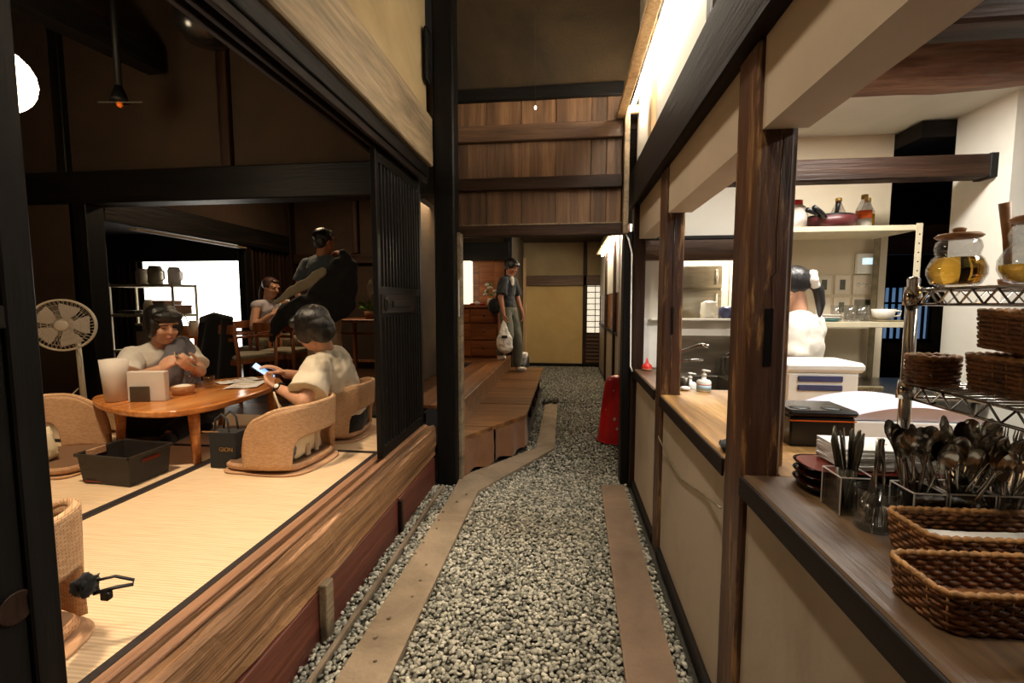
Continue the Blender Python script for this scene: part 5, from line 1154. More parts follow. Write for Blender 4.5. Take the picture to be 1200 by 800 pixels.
def spoon_mesh(kind):
    m = MB(); L = 0.185
    if kind == 'spoon':
        m.tube([(0, 0, 0), (0, 0.002, 0.06), (0, -0.003, 0.125), (0, -0.006, 0.14)], [0.0062, 0.0045, 0.0026, 0.004], 6, flat=0.4, up=(0, 1, 0))
        vs, fs = [], []
        for j in range(2):
            for i in range(7):
                for k in range(12):
                    a = 2 * PI * k / 12; r_ = i / 6; vs.append((math.sin(a) * 0.0185 * r_, -0.006 + 0.009 * (1 - r_ * r_) + 0.0012 * j, 0.164 - math.cos(a) * 0.026 * r_))
        for j in range(2):
            for i in range(6):
                for k in range(12): q = j * 84 + i * 12; fs.append((q + k, q + (k + 1) % 12, q + 12 + (k + 1) % 12, q + 12 + k))
        m.add(vs, fs, True)
    elif kind == 'fork':
        m.tube([(0, 0, 0), (0, 0.002, 0.06), (0, -0.003, 0.12)], [0.006, 0.0045, 0.0028], 6, flat=0.4, up=(0, 1, 0))
        m.prism([(-0.004, 0), (-0.0115, 0.016), (-0.0115, 0.022), (0.0115, 0.022), (0.0115, 0.016), (0.004, 0)], -0.001, 0.001)
        n = len(m.v) - 12; m.v[n:] = [(x, z - 0.003, 0.118 + y) for x, y, z in m.v[n:]]
        for x in (-0.0098, -0.0033, 0.0033, 0.0098): m.tube([(x, -0.003, 0.138), (x, 0.001, 0.16), (x, -0.003, 0.183)], [0.0018, 0.0016, 0.0008], 5)
    else:
        m.tube([(0, 0, 0), (0, 0, 0.09)], [0.007, 0.0055], 6, flat=0.5, up=(0, 1, 0)); m.tube([(0, 0, 0.09), (0, 0, 0.15), (0.003, 0, 0.182)], [0.006, 0.0085, 0.003], 6, flat=0.15, up=(0, 1, 0))
    me = m.mesh(kind); me.materials.append(MATS['cutlery_steel'] if kind != 'knife' else MATS['hand_brass']); return me
CUT = {k: spoon_mesh(k) for k in ('spoon', 'fork', 'knife')}
def cutlery(kind, n, x0, x1, y0, y1, label, group, lean=0.22, flip=False, dz=0.0, seed=1):
    rg = random.Random(seed)
    for k in range(n):
        o = bpy.data.objects.new(kind, CUT[kind]); COL.objects.link(o)
        x, y = rg.uniform(x0, x1), rg.uniform(y0, y1); cx, cy = (x0 + x1) / 2, (y0 + y1) / 2
        o.location = (cx + (x - cx) * 0.55, cy + (y - cy) * 0.55, CZ + 0.006 + rg.uniform(0, dz))
        o.rotation_euler = (lean * (cy - y) / max(.01, (y1 - y0)) * 2 + rg.uniform(-.08, .08), lean * (x - cx) / max(.01, (x1 - x0)) * 2 + rg.uniform(-.08, .08), rg.uniform(-0.9, 0.9) + (PI if rg.random() < .3 else 0))
        if flip: o.location.z += 0.185; o.rotation_euler.x += PI
        tag(o, label, kind, group)
cutlery('spoon', 9, 0.705, 0.75, 1.005, 1.055, 'large steel spoon standing in the acrylic box behind the rack post', 'large spoons', 0.25, dz=0.03, seed=2)
cutlery('spoon', 34, 0.772, 0.838, 1.003, 1.066, 'steel soup spoon in the crowded acrylic spoon box', 'soup spoons', 0.42, dz=0.055, seed=3)
cutlery('fork', 44, 0.86, 0.947, 1.003, 1.066, 'steel fork in the crowded acrylic fork box', 'steel forks', 0.5, dz=0.035, seed=4)
cutlery('knife', 11, 0.625, 0.655, 1.095, 1.13, 'dark-handled knife standing in the acrylic box by the tray', 'table knives', 0.2, seed=5)
cutlery('fork', 6, 0.635, 0.66, 1.012, 1.038, 'small fork leaning in the round clear cup', 'small forks', 0.2, flip=True, seed=6)
# trays and placemats
def tray(z, label):
    t = thing('lacquer_tray', label, 'tray', (0.76, 1.235, z), 0, 'stacked lacquer trays')
    a, _ = rrect(0.755, 1.235, 0.325, 0.150, 0.05, 60); b, _ = rrect(0.755, 1.235, 0.305, 0.130, 0.045, 60); c, _ = rrect(0.755, 1.235, 0.30, 0.125, 0.045, 60)
    m = MB(); n = 60; rings = [[(x, y, z) for x, y in c], [(x, y, z + 0.020) for x, y in a], [(x * .997 + .755 * .003, y * .997 + 1.235 * .003, z + 0.021) for x, y in a], [(x, y, z + 0.005) for x, y in b]]
    vs = [p for r_ in rings for p in r_]; fs = [tuple(range(n))[::-1], tuple(3 * n + k for k in range(n))]
    for k in range(3):
        for i in range(n): fs.append((k * n + i, k * n + (i + 1) % n, (k + 1) * n + (i + 1) % n, (k + 1) * n + i))
    m.add(vs, fs).build('tray_body', 'lacquer_black', t)
    slab([(x, y) for x, y in rrect(0.755, 1.235, 0.312, 0.137, 0.045, 40)[0]], z + 0.0185, z + 0.0205, 0.0005).build('tray_face', 'lacquer_red', t)
    return t
for k in range(3): tray(CZ + 0.001 + k * 0.022, ('bottom black and red lacquer tray of the stack', 'middle black and red lacquer tray of the stack', 'top black and red lacquer tray, under the white placemats')[k])
for k in range(12):
    x0 = 0.66 + random.uniform(-.008, .008); t = thing('placemat', 'white paper placemat in the pile on the lacquer tray', 'placemat', (0.78, 1.24, CZ + 0.070 + k * 0.0042), R(random.uniform(-4, 4)), 'paper placemats', world=0)
    MB().cbox(-0.115, 0.125, -0.062, 0.062, 0, 0.0034, 0.0005).build('sheet', 'paper', t)
sq_ = bpy.data.objects.new('lettering', text('~ ~', 0.03, 'red_plastic')); COL.objects.link(sq_); sq_.parent = t; sq_.location = (0.02, -0.005, 0.0042)
# black lidded box with orange line
bb = thing('lidded_box', 'black lidded box with an orange line behind the trays', 'box', (0.84, 1.68, CZ))
MB().cbox(0.735, 0.935, 1.60, 1.76, CZ, CZ + 0.10, 0.006).build('box_body', 'lacquer_black', bb)
MB().cbox(0.728, 0.942, 1.593, 1.767, CZ + 0.100, CZ + 0.122, 0.008).build('lid', 'lacquer_black', bb)
MB().box(0.734, 0.936, 1.5985, 1.602, CZ + 0.085, CZ + 0.0885).build('orange_line', 'label_orange', bb)
for x in (0.78, 0.88): MB().ball((x, 1.64, CZ + 0.122), (0.035, 0.03, 0.004)).build('dimple', 'black_plastic', bb)
# white ice box with navy handles
wb2 = thing('white_container', 'white plastic container with two navy bands on the light counter', 'container', (1.15, 2.36, CZ))
MB().cbox(1.01, 1.325, 2.26, 2.48, CZ, CZ + 0.155, 0.012).build('container_body', 'white_plastic', wb2)
MB().cbox(0.995, 1.345, 2.245, 2.495, CZ + 0.155, CZ + 0.20, 0.014).build('lid', 'white_plastic', wb2)
for z_ in (0.112, 0.070):
    MB().cbox(1.06, 1.25, 2.250, 2.262, CZ + z_, CZ + z_ + 0.026, 0.003).build('navy_band', 'navy_panel', wb2)
MB().cbox(1.345, 1.36, 2.33, 2.42, CZ + 0.12, CZ + 0.15, 0.003).build('handle', 'white_plastic', wb2)
# pile of pale sheets
dm = thing('sheet_pile', 'arched pile of pale lilac plastic sheets on the counter', 'sheets', (1.15, 1.85, CZ))
MB().cbox(0.95, 1.42, 1.70, 2.02, CZ, CZ + 0.065, 0.004).build('white_tray', 'paper', dm)
m = MB(); vs, fs = [], []; nx = 20
for j in range(2):
    for i in range(nx + 1):
        u = i / nx
        for y in (1.71, 2.01): vs.append((0.965 + 0.45 * u, y, CZ + 0.066 + 0.048 * math.sin(PI * u) ** 0.8 + 0.002 - 0.004 * j))
for i in range(nx): q = 2 * i; fs.append((q, q + 2, q + 3, q + 1)); q += 2 * (nx + 1); fs.append((q, q + 1, q + 3, q + 2))
fs.append(tuple(range(0, 2 * nx + 2, 2))); fs.append(tuple(range(1, 2 * nx + 2, 2))[::-1])
m.add(vs, fs, True).build('arched_sheet', 'paper_lilac', dm, fix=False)
wr2 = thing('wire_crate', 'grey slatted plastic crate beside the white container', 'crate', (1.47, 2.50, CZ))
MB().cbox(1.38, 1.52, 2.42, 2.60, CZ, CZ + 0.012, 0.002).build('crate_base', 'shelf_galv', wr2); MB().cbox(1.375, 1.525, 2.415, 2.43, CZ + 0.055, CZ + 0.068, 0.002).build('rim', 'shelf_galv', wr2)
for i in range(12): MB().cbox(1.38 + i * 0.0122, 1.386 + i * 0.0122, 2.418, 2.424, CZ + 0.012, CZ + 0.056, 0.001).build('slat', 'shelf_galv', wr2)
# steel worktop
wt = thing('steel_worktop', 'steel worktop below the beige shelf rack', 'worktop', (1.85, 2.9, 0.001))
MB().cbox(1.56, 2.18, 2.66, 3.24, 0.83, 0.87, 0.004).build('top', 'steel', wt)
for x in (1.59, 2.15):
    for y in (2.69, 3.21): MB().cyl((x, y, 0.001), (x, y, 0.83), 0.018).build('leg', 'steel', wt)
tag(MB().lathe([(0.04, 0), (0.05, 0.12), (0.047, 0.12), (0.037, 0.01)], (1.64, 2.95, 0.871), 18).build('steel_pot', 'steel'), 'small steel pot on the worktop behind the white container', 'pot')
# beige slotted-angle shelf
bsf = thing('shelf_rack', 'beige slotted-angle shelf rack with pans and bottles in the kitchen', 'shelf', (1.6, 3.0, 0.871))
for x in (1.225, 1.935):
    for y in (2.86, 3.21):
        zb = 0.871 if x > 1.5 else 0.001
        u_ = MB().cbox(x - 0.018, x + 0.018, y - 0.002, y + 0.002, zb, 1.79, 0.0005).cbox(x + (0.014 if x > 1.5 else -0.018), x + (0.018 if x > 1.5 else -0.014), y - 0.002, y + 0.034 if y < 3 else y + 0.002, zb, 1.79, 0.0005).build('upright', 'shelf_beige' if y < 3 else 'shelf_galv', bsf)
        if y < 3:
            for k in range(17): MB().cyl((x, y - 0.0026, 0.93 + k * 0.05), (x, y - 0.0015, 0.93 + k * 0.05), 0.0042, n=8).build('hole', 'lacquer_black', u_)
for z_ in (1.752, 1.212): MB().cbox(1.23, 1.93, 2.862, 3.21, z_, z_ + 0.030, 0.002).build('shelf', 'shelf_beige', bsf)
ST, SM = 1.7825, 1.2425
pj = thing('plastic_jar', 'squat clear plastic jar with a red lid on the top shelf', 'jar', (1.33, 2.9, ST))
MB().lathe([(0.06, 0), (0.066, 0.01), (0.068, 0.10), (0.055, 0.125), (0.038, 0.135)], (1.315, 2.945, ST), 20).build('jar_body', 'frosted', pj); MB().lathe([(0.042, 0.133), (0.042, 0.160), (0.01, 0.161)], (1.315, 2.945, ST), 20).build('lid', 'red_plastic', pj)
fp = thing('frying_pan', 'dark red frying pan with black handle on the top shelf', 'pan', (1.53, 2.98, ST))
MB().lathe([(0.115, 0), (0.125, 0.008), (0.138, 0.062), (0.134, 0.062), (0.118, 0.012), (0.001, 0.010)], (1.53, 2.98, ST), 32).build('pan_body', 'pan_red', fp)
MB().tube([(1.44, 2.86, ST + 0.05), (1.41, 2.84, ST + 0.075), (1.36, 2.82, ST + 0.10)], [0.014, 0.012, 0.014], 8).build('handle', 'black_plastic', fp)
fp2 = thing('frying_pan', 'second dark frying pan nested inside the dark red one', 'pan', (1.53, 2.99, ST + 0.02))
MB().lathe([(0.105, 0), (0.112, 0.004), (0.122, 0.055), (0.118, 0.055), (0.105, 0.008), (0.001, 0.006)], (1.53, 2.985, ST + 0.020), 32).build('pan_body', 'black_plastic', fp2)
MB().tube([(1.43, 2.88, ST + 0.06), (1.39, 2.85, ST + 0.068), (1.325, 2.815, ST + 0.085)], [0.012, 0.011, 0.014], 8).build('handle', 'black_plastic', fp2)
MB().tube([(1.51, 2.88, ST + 0.06), (1.51, 2.87, ST + 0.10), (1.51, 2.865, ST + 0.135)], [0.010, 0.012, 0.013], 8).build('lid_knob', 'black_plastic', fp2)
def oil_bottle(x, y, label, lab, oil):
    t = thing('oil_bottle', label, 'bottle', (x, y, ST), 0, 'oil bottles')
    MB().lathe([(0.036, 0), (0.040, 0.004), (0.040, 0.105)], (x, y, ST), 20).build('oil', oil, t)
    MB().lathe([(0.0405, 0.106), (0.0405, 0.115), (0.020, 0.165), (0.015, 0.180), (0.013, 0.180), (0.018, 0.163), (0.038, 0.114)], (x, y, ST), 20).build('neck', 'clear_glass', t)
    MB().lathe([(0.017, 0.178), (0.018, 0.202), (0.01, 0.203)], (x, y, ST), 14).build('cap', 'gold_paint', t)
    if lab: MB().lathe([(0.0413, 0.008), (0.0413, 0.06)], (x, y, ST), 20).build('label_wrap', 'paper', t); 
    if lab: MB().lathe([(0.0413, 0.06), (0.0413, 0.108)], (x, y, ST), 20).build('label_band', 'label_orange', t)
    return t
oil_bottle(1.635, 3.10, 'oil bottle of yellow oil behind the pans', False, 'oil_yellow'); oil_bottle(1.735, 3.02, 'oil bottle with an orange and white label at the end of the pans', True, 'oil_yellow')
oil_bottle(1.81, 3.12, 'plain oil bottle half hidden behind the labelled one', False, 'oil_yellow')
for k in range(3): tag(MB().lathe([(0.048, 0), (0.075, 0.011), (0.073, 0.013), (0.046, 0.004)], (1.53, 2.955, SM + k * 0.0135), 24).build('plate', 'teal_glaze' if k == 0 else 'ceramic'), ('teal glazed plate at the bottom of the small pile', 'pale plate in the middle of the small pile', 'pale plate on top of the small pile')[k], 'plate')
for k, (x, y) in enumerate(((1.635, 2.91), (1.67, 2.985), (1.70, 2.91), (1.605, 3.0), (1.735, 3.0))): tumbler(x, y, SM, 0.031, 0.095, 'clear tumbler in the cluster on the middle shelf', 'tumblers on the middle shelf')
tr2 = tag(MB().cbox(1.775, 1.915, 2.885, 3.07, SM, SM + 0.010, 0.003).build('brown_tray', 'shelf_galv'), 'flat olive tray under the white cup on the middle shelf', 'tray')
wc = thing('white_cup', 'white handled cup on the olive tray', 'cup', (1.84, 2.96, SM + 0.0105))
MB().lathe([(0.03, 0), (0.05, 0.02), (0.06, 0.062), (0.057, 0.062), (0.046, 0.02), (0.002, 0.006)], (1.84, 2.96, SM + 0.0105), 24).build('cup_bowl', 'ceramic', wc); MB().tube([(1.893, 2.95, SM + 0.062), (1.925, 2.945, SM + 0.060), (1.92, 2.945, SM + 0.035), (1.888, 2.95, SM + 0.030)], 0.006, 6).build('handle', 'ceramic', wc)
# switches on the cream wall
ic = thing('intercom', 'white wall intercom with a lit blue screen', 'intercom', (1.89, 3.24, 1.54))
MB().cbox(1.83, 1.955, 3.226, 3.249, 1.535, 1.665, 0.005).build('case', 'white_plastic', ic); MB().box(1.863, 1.922, 3.2245, 3.227, 1.595, 1.635).build('screen', 'lcd_glow', ic)
for k, (x0, x1, z0, z1, dk, l) in enumerate(((1.605, 1.695, 1.405, 1.53, 1, 'switch plate with an olive window next to the green sticker'), (1.715, 1.805, 1.405, 1.53, 1, 'switch plate with an olive window in the middle of the upper row'), (1.825, 1.96, 1.405, 1.53, 3, 'switch plate with three knobs under the intercom'), (1.605, 1.695, 1.26, 1.385, 0, 'plain switch plate in the lower row'), (1.715, 1.805, 1.26, 1.385, 1, 'switch plate with an olive window in the lower row'), (1.825, 1.96, 1.26, 1.385, 4, 'metal-faced switch plate behind the tumblers'))):
    t = thing('switch_plate', l, 'switch', ((x0 + x1) / 2, 3.24, z0)); MB().cbox(x0, x1, 3.240, 3.2495, z0, z1, 0.002).build('plate', 'cream_plastic', t)
    if dk == 1: MB().box(x0 + 0.03, x0 + 0.062, 3.238, 3.241, z0 + 0.03, z1 - 0.03).build('rocker', 'cloth_olive', t)
    if dk == 3:
        for q in range(3): MB().cyl((x0 + 0.03 + q * 0.038, 3.236, z0 + 0.062), (x0 + 0.03 + q * 0.038, 3.2405, z0 + 0.062), 0.012).build('knob', 'ceramic', t)
    if dk == 4: MB().box(x0 + 0.012, x1 - 0.012, 3.238, 3.241, z0 + 0.012, z1 - 0.012).build('face', 'steel', t)
tag(MB().cbox(1.575, 1.60, 3.2465, 3.2495, 1.475, 1.525, 0.001).build('green_sticker', 'leaf_green'), 'small green sticker on the cream wall', 'sticker')
# sink zone
sk_ = thing('sink_unit', 'steel sink unit behind the light counter', 'sink', (0.98, 3.05, 0.001))
MB().cbox(0.635, 1.14, 2.64, 3.485, 0.001, 0.70, 0.004).build('cabinet', 'steel', sk_)
MB().cbox(0.635, 0.70, 2.64, 3.485, 0.70, 0.84, 0.003).cbox(1.06, 1.14, 2.64, 3.485, 0.70, 0.84, 0.003).cbox(0.70, 1.06, 3.38, 3.485, 0.70, 0.84, 0.003).cbox(0.70, 1.06, 2.64, 2.70, 0.70, 0.84, 0.003).build('rim', 'steel', sk_)
fa = thing('faucet', 'long chrome lever faucet rising by the worn post', 'faucet', (0.70, 3.42, 0.841))
MB().tube([(0.70, 3.42, 0.841), (0.70, 3.41, 0.93), (0.74, 3.30, 1.0), (0.84, 3.05, 1.085), (0.87, 2.98, 1.085)], [0.018, 0.016, 0.013, 0.013, 0.012], 10).build('spout', 'chrome', fa)
MB().tube([(0.70, 3.42, 0.90), (0.78, 3.22, 0.965), (0.86, 3.05, 0.99)], [0.012, 0.009, 0.007], 8).build('lever', 'chrome', fa)
fa2 = thing('faucet', 'chrome faucet with a black grip slanting over the sink', 'faucet', (1.10, 3.42, 0.841))
MB().tube([(1.10, 3.42, 0.841), (1.10, 3.41, 0.98), (1.12, 3.30, 1.0)], 0.018, 10).build('spout', 'chrome', fa2)
MB().tube([(1.13, 3.2, 1.02), (1.03, 2.99, 0.97), (0.97, 2.86, 0.915)], [0.018, 0.022, 0.012], 10).build('grip', 'black_plastic', fa2); MB().tube([(1.15, 3.18, 0.985), (1.05, 2.97, 0.93), (0.99, 2.86, 0.885)], 0.010, 8).build('hose', 'chrome', fa2)
def soap(x, y, z, label, lab=True):
    t = thing('soap_bottle', label, 'bottle', (x, y, z), 0, 'soap dispensers')
    MB().lathe([(0.034, 0), (0.037, 0.004), (0.037, 0.052), (0.030, 0.060), (0.012, 0.064), (0.011, 0.085)], (x, y, z), 22).build('bottle_body', 'white_plastic', t)
    MB().lathe([(0.014, 0.083), (0.013, 0.094), (0.005, 0.097), (0.005, 0.108), (0.014, 0.110), (0.010, 0.116)], (x, y, z), 16).build('pump', 'white_plastic', t); MB().cyl((x, y, z + 0.112), (x + 0.03, y - 0.01, z + 0.108), 0.005, n=8).build('nozzle', 'white_plastic', t)
    if lab: MB().lathe([(0.0373, 0.008), (0.0373, 0.034)], (x, y, z), 22).build('blue_label', 'sky_label', t); MB().lathe([(0.0373, 0.036), (0.0373, 0.040)], (x, y, z), 22).build('red_line', 'red_plastic', t)
soap(0.735, 2.575, CZ, 'white pump soap bottle with a blue label at the counter edge'); soap(0.70, 2.72, 0.841, 'plain white pump bottle behind the labelled soap', False)
tag(MB().lathe([(0.026, 0), (0.026, 0.06), (0.024, 0.06), (0.022, 0.004)], (0.655, 2.66, 0.879), 16).build('dark_cup', 'hand_brass'), 'small dark metal cup beside the worn post', 'cup')
tag(MB().ball((0.64, 2.58, CZ + 0.012), (0.03, 0.022, 0.012)).build('white_sponge', 'white_plastic'), 'white sponge at the foot of the worn post', 'sponge')
tag(MB().lathe([(0.02, 0), (0.045, 0.018), (0.043, 0.02), (0.018, 0.004)], (0.93, 2.50, CZ), 20).build('small_dish', 'ceramic'), 'small white dish at the far edge of the light counter', 'dish')
tag(MB().lathe([(0.02, 0), (0.045, 0.018), (0.043, 0.02), (0.018, 0.004)], (0.645, 1.72, CZ), 20).build('small_dish', 'ceramic'), 'small white dish beside the worn counter-end post', 'dish')
tag(pillow_box(0.50, 0.56, 1.49, 1.57, CZ + .001, CZ + 0.030, 0.01, 4).build('dark_cloth_wad', 'black_cloth'), 'wadded dark cloth on the light counter at the worn post', 'cloth')
kc = thing('sauce_bottle', 'squat red sauce bottle on the far narrow counter', 'bottle', (0.565, 3.36, CZ)); MB().lathe([(0.034, 0), (0.036, 0.01), (0.034, 0.035), (0.012, 0.05), (0.004, 0.085)], (0.565, 3.34, CZ), 18).build('bottle_body', 'red_plastic', kc); MB().lathe([(0.0345, 0.001), (0.0365, 0.014)], (0.565, 3.34, CZ), 18).build('base_ring', 'cushion_tan', kc)
wpan = tag(MB().cbox(0.553, 0.715, 3.482, 3.499, 0.879, 1.235, 0.002).build('splash_panel', 'white_plastic'), 'white splash panel at the end of the narrow counter', 'panel')
tag(MB().tube([(0.478, 2.44, 0.66), (0.497, 2.30, 0.60), (0.499, 2.05, 0.585), (0.499, 1.7, 0.66), (0.478, 1.455, 0.72)], 0.0035, 6).build('thin_cord', 'shelf_galv'), 'thin drooping cord across the middle counter panel', 'cord')
# second kitchen beyond the pass-through
fr = thing('steel_refrigerator', 'stainless refrigerator seen through the pass-through', 'refrigerator', (1.15, 4.3, 0.001))
MB().cbox(0.86, 1.27, 4.05, 4.6, 0.001, 1.66, 0.01).build('body', 'steel', fr)
for z0, z1 in ((1.47, 1.655), (0.9, 1.46)):
    d_ = MB().cbox(0.862, 1.268, 4.025, 4.05, z0, z1, 0.006).build('door', 'steel', fr); MB().cyl((1.22, 4.01, z0 + .03), (1.22, 4.01, z1 - .03), 0.010).build('handle', 'chrome', d_)
sc_ = thing('wall_shelf', 'white wall shelf beyond the pass-through', 'shelf', (1.0, 3.75, 1.20)); MB().cbox(0.79, 1.30, 3.60, 4.02, 1.195, 1.225, 0.003).build('board', 'wall_cream', sc_); MB().bar((1.0, 3.62, 1.19), (1.0, 3.9, 1.02), 0.02, 0.02).build('bracket', 'white_plastic', sc_)
cbn = thing('wall_cabinet', 'cream cabinet on the wall of the second kitchen', 'cabinet', (1.55, 5.1, 1.25)); MB().cbox(1.36, 1.78, 4.8, 5.45, 1.22, 1.80, 0.004).build('body', 'cream_plastic', cbn)
for x0, x1 in ((1.365, 1.565), (1.575, 1.775)): MB().cbox(x0, x1, 4.78, 4.80, 1.23, 1.79, 0.003).build('door', 'cream_plastic', cbn)
for k, (x, y, c) in enumerate(((1.09, 3.56, 'white_plastic'), (1.225, 3.60, 'navy_panel'))): tag(pillow_box(x - 0.06, x + 0.04, 3.66, 3.78, 1.227, 1.36 - .04 * k, 0.02, 5).build('plastic_bag', c), ('crumpled white plastic bag on the pass-through shelf', 'crumpled blue bag on the pass-through shelf')[k], 'bag')
tag(MB().lathe([(0.045, 0), (0.05, 0.10), (0.02, 0.15), (0.012, 0.19)], (1.31, 3.62, 1.2255), 16).build('spray_bottle', 'frosted'), 'clear bottle standing at the pass-through edge', 'bottle')
# ================================================================ PEOPLE
def frame(up, fwd):
    u = Vector(up).normalized(); f = Vector(fwd); f = (f - u * f.dot(u)).normalized(); a = f.cross(u).normalized()   # a = right-hand side
    return Matrix((a, f, u)).transposed()      # columns: right, forward, up
class Blob:
    def __init__(s): s.m = MB()
    def ell(s, c, r, M=None): s.m.ball(c, r, M, 3); return s
    def cap(s, a, b, ra, rb=None):
        rb = ra if rb is None else rb; s.m.tube([a, b], [ra, rb], 14); s.m.ball(a, ra * 0.999, n=2); s.m.ball(b, rb * 0.999, n=2); return s
    def chain(s, pts, rs):
        for i in range(len(pts) - 1): s.cap(pts[i], pts[i + 1], rs[i], rs[i + 1])
        return s
    def cone(s, a, b, ra, rb): s.m.tube([a, b], [ra, rb], 18); return s
    def finish(s, name, mat, parent, voxel=0.007, smooth=3, wr=0.0, wsc=9.0, wst=(1, 1, 1)):
        me = s.m.mesh(name); o = bpy.data.objects.new('tmp', me); COL.objects.link(o)
        md = o.modifiers.new('r', 'REMESH'); md.mode = 'VOXEL'; md.voxel_size = voxel
        if smooth: sm = o.modifiers.new('s', 'SMOOTH'); sm.iterations = smooth; sm.factor = 0.5
        dg = bpy.context.evaluated_depsgraph_get(); me2 = bpy.data.meshes.new_from_object(o.evaluated_get(dg)); bpy.data.objects.remove(o)
        me2.name = name; n = len(me2.vertices)
        if wr:
            co = np.empty(n * 3, np.float32); no = np.empty(n * 3, np.float32); me2.vertices.foreach_get('co', co); me2.vertices.foreach_get('normal', no); co = co.reshape(-1, 3); no = no.reshape(-1, 3)
            d = np.array([mnoise.noise(V(p[0] * wsc * wst[0], p[1] * wsc * wst[1], p[2] * wsc * wst[2])) + 0.5 * mnoise.noise(V(p[0] * wsc * 2.1 * wst[0] + 3, p[1] * wsc * 2.1 * wst[1], p[2] * wsc * 2.1 * wst[2])) for p in co.tolist()])
            co += no * (d * wr)[:, None]; me2.vertices.foreach_set('co', co.astype(np.float32).ravel())
        me2.polygons.foreach_set('use_smooth', [True] * len(me2.polygons)); me2.update(); me2.materials.clear()
        return link(name, me2, mat, parent, fix=False)
def hand(b, w, d, nrm, side, s=1.0, curl=0.5, grip=None):
    """w wrist, d hand direction, nrm palm normal, side = thumb side direction"""
    d = Vector(d).normalized(); nrm = Vector(nrm); nrm = (nrm - d * nrm.dot(d)).normalized(); th = d.cross(nrm); th = th if th.dot(Vector(side)) > 0 else -th
    w = Vector(w); M = Matrix((th, d, nrm)).transposed()
    b.ell(w + d * 0.045 * s, (0.040 * s, 0.052 * s, 0.016 * s), M)
    for k, L in enumerate((0.072, 0.080, 0.075, 0.060)):
        o = th * (0.029 - 0.0195 * k) * s; p = w + d * 0.085 * s + o; a = 0.25; pts = [w + d * 0.05 * s + o * 0.9, p]
        for q, fr in enumerate((0.45, 0.32, 0.23)):
            a += curl * (0.55 if q == 0 else 0.75); p = p + (d * math.cos(a) + nrm * math.sin(a)) * L * fr * s; pts.append(p)
        b.chain(pts, [0.0095 * s, 0.0088 * s, 0.0083 * s, 0.0078 * s, 0.0068 * s])
    t0 = w + d * 0.025 * s + th * 0.028 * s; t1 = t0 + (d * 0.6 + th * 0.65 + nrm * 0.25).normalized() * 0.035 * s; t2 = t1 + (d * 0.9 + th * 0.15 + nrm * 0.45).normalized() * 0.032 * s; t3 = t2 + (d * 0.9 - th * 0.15 + nrm * 0.5).normalized() * 0.024 * s
    b.chain([t0, t1, t2, t3], [0.013 * s, 0.0105 * s, 0.009 * s, 0.0075 * s])
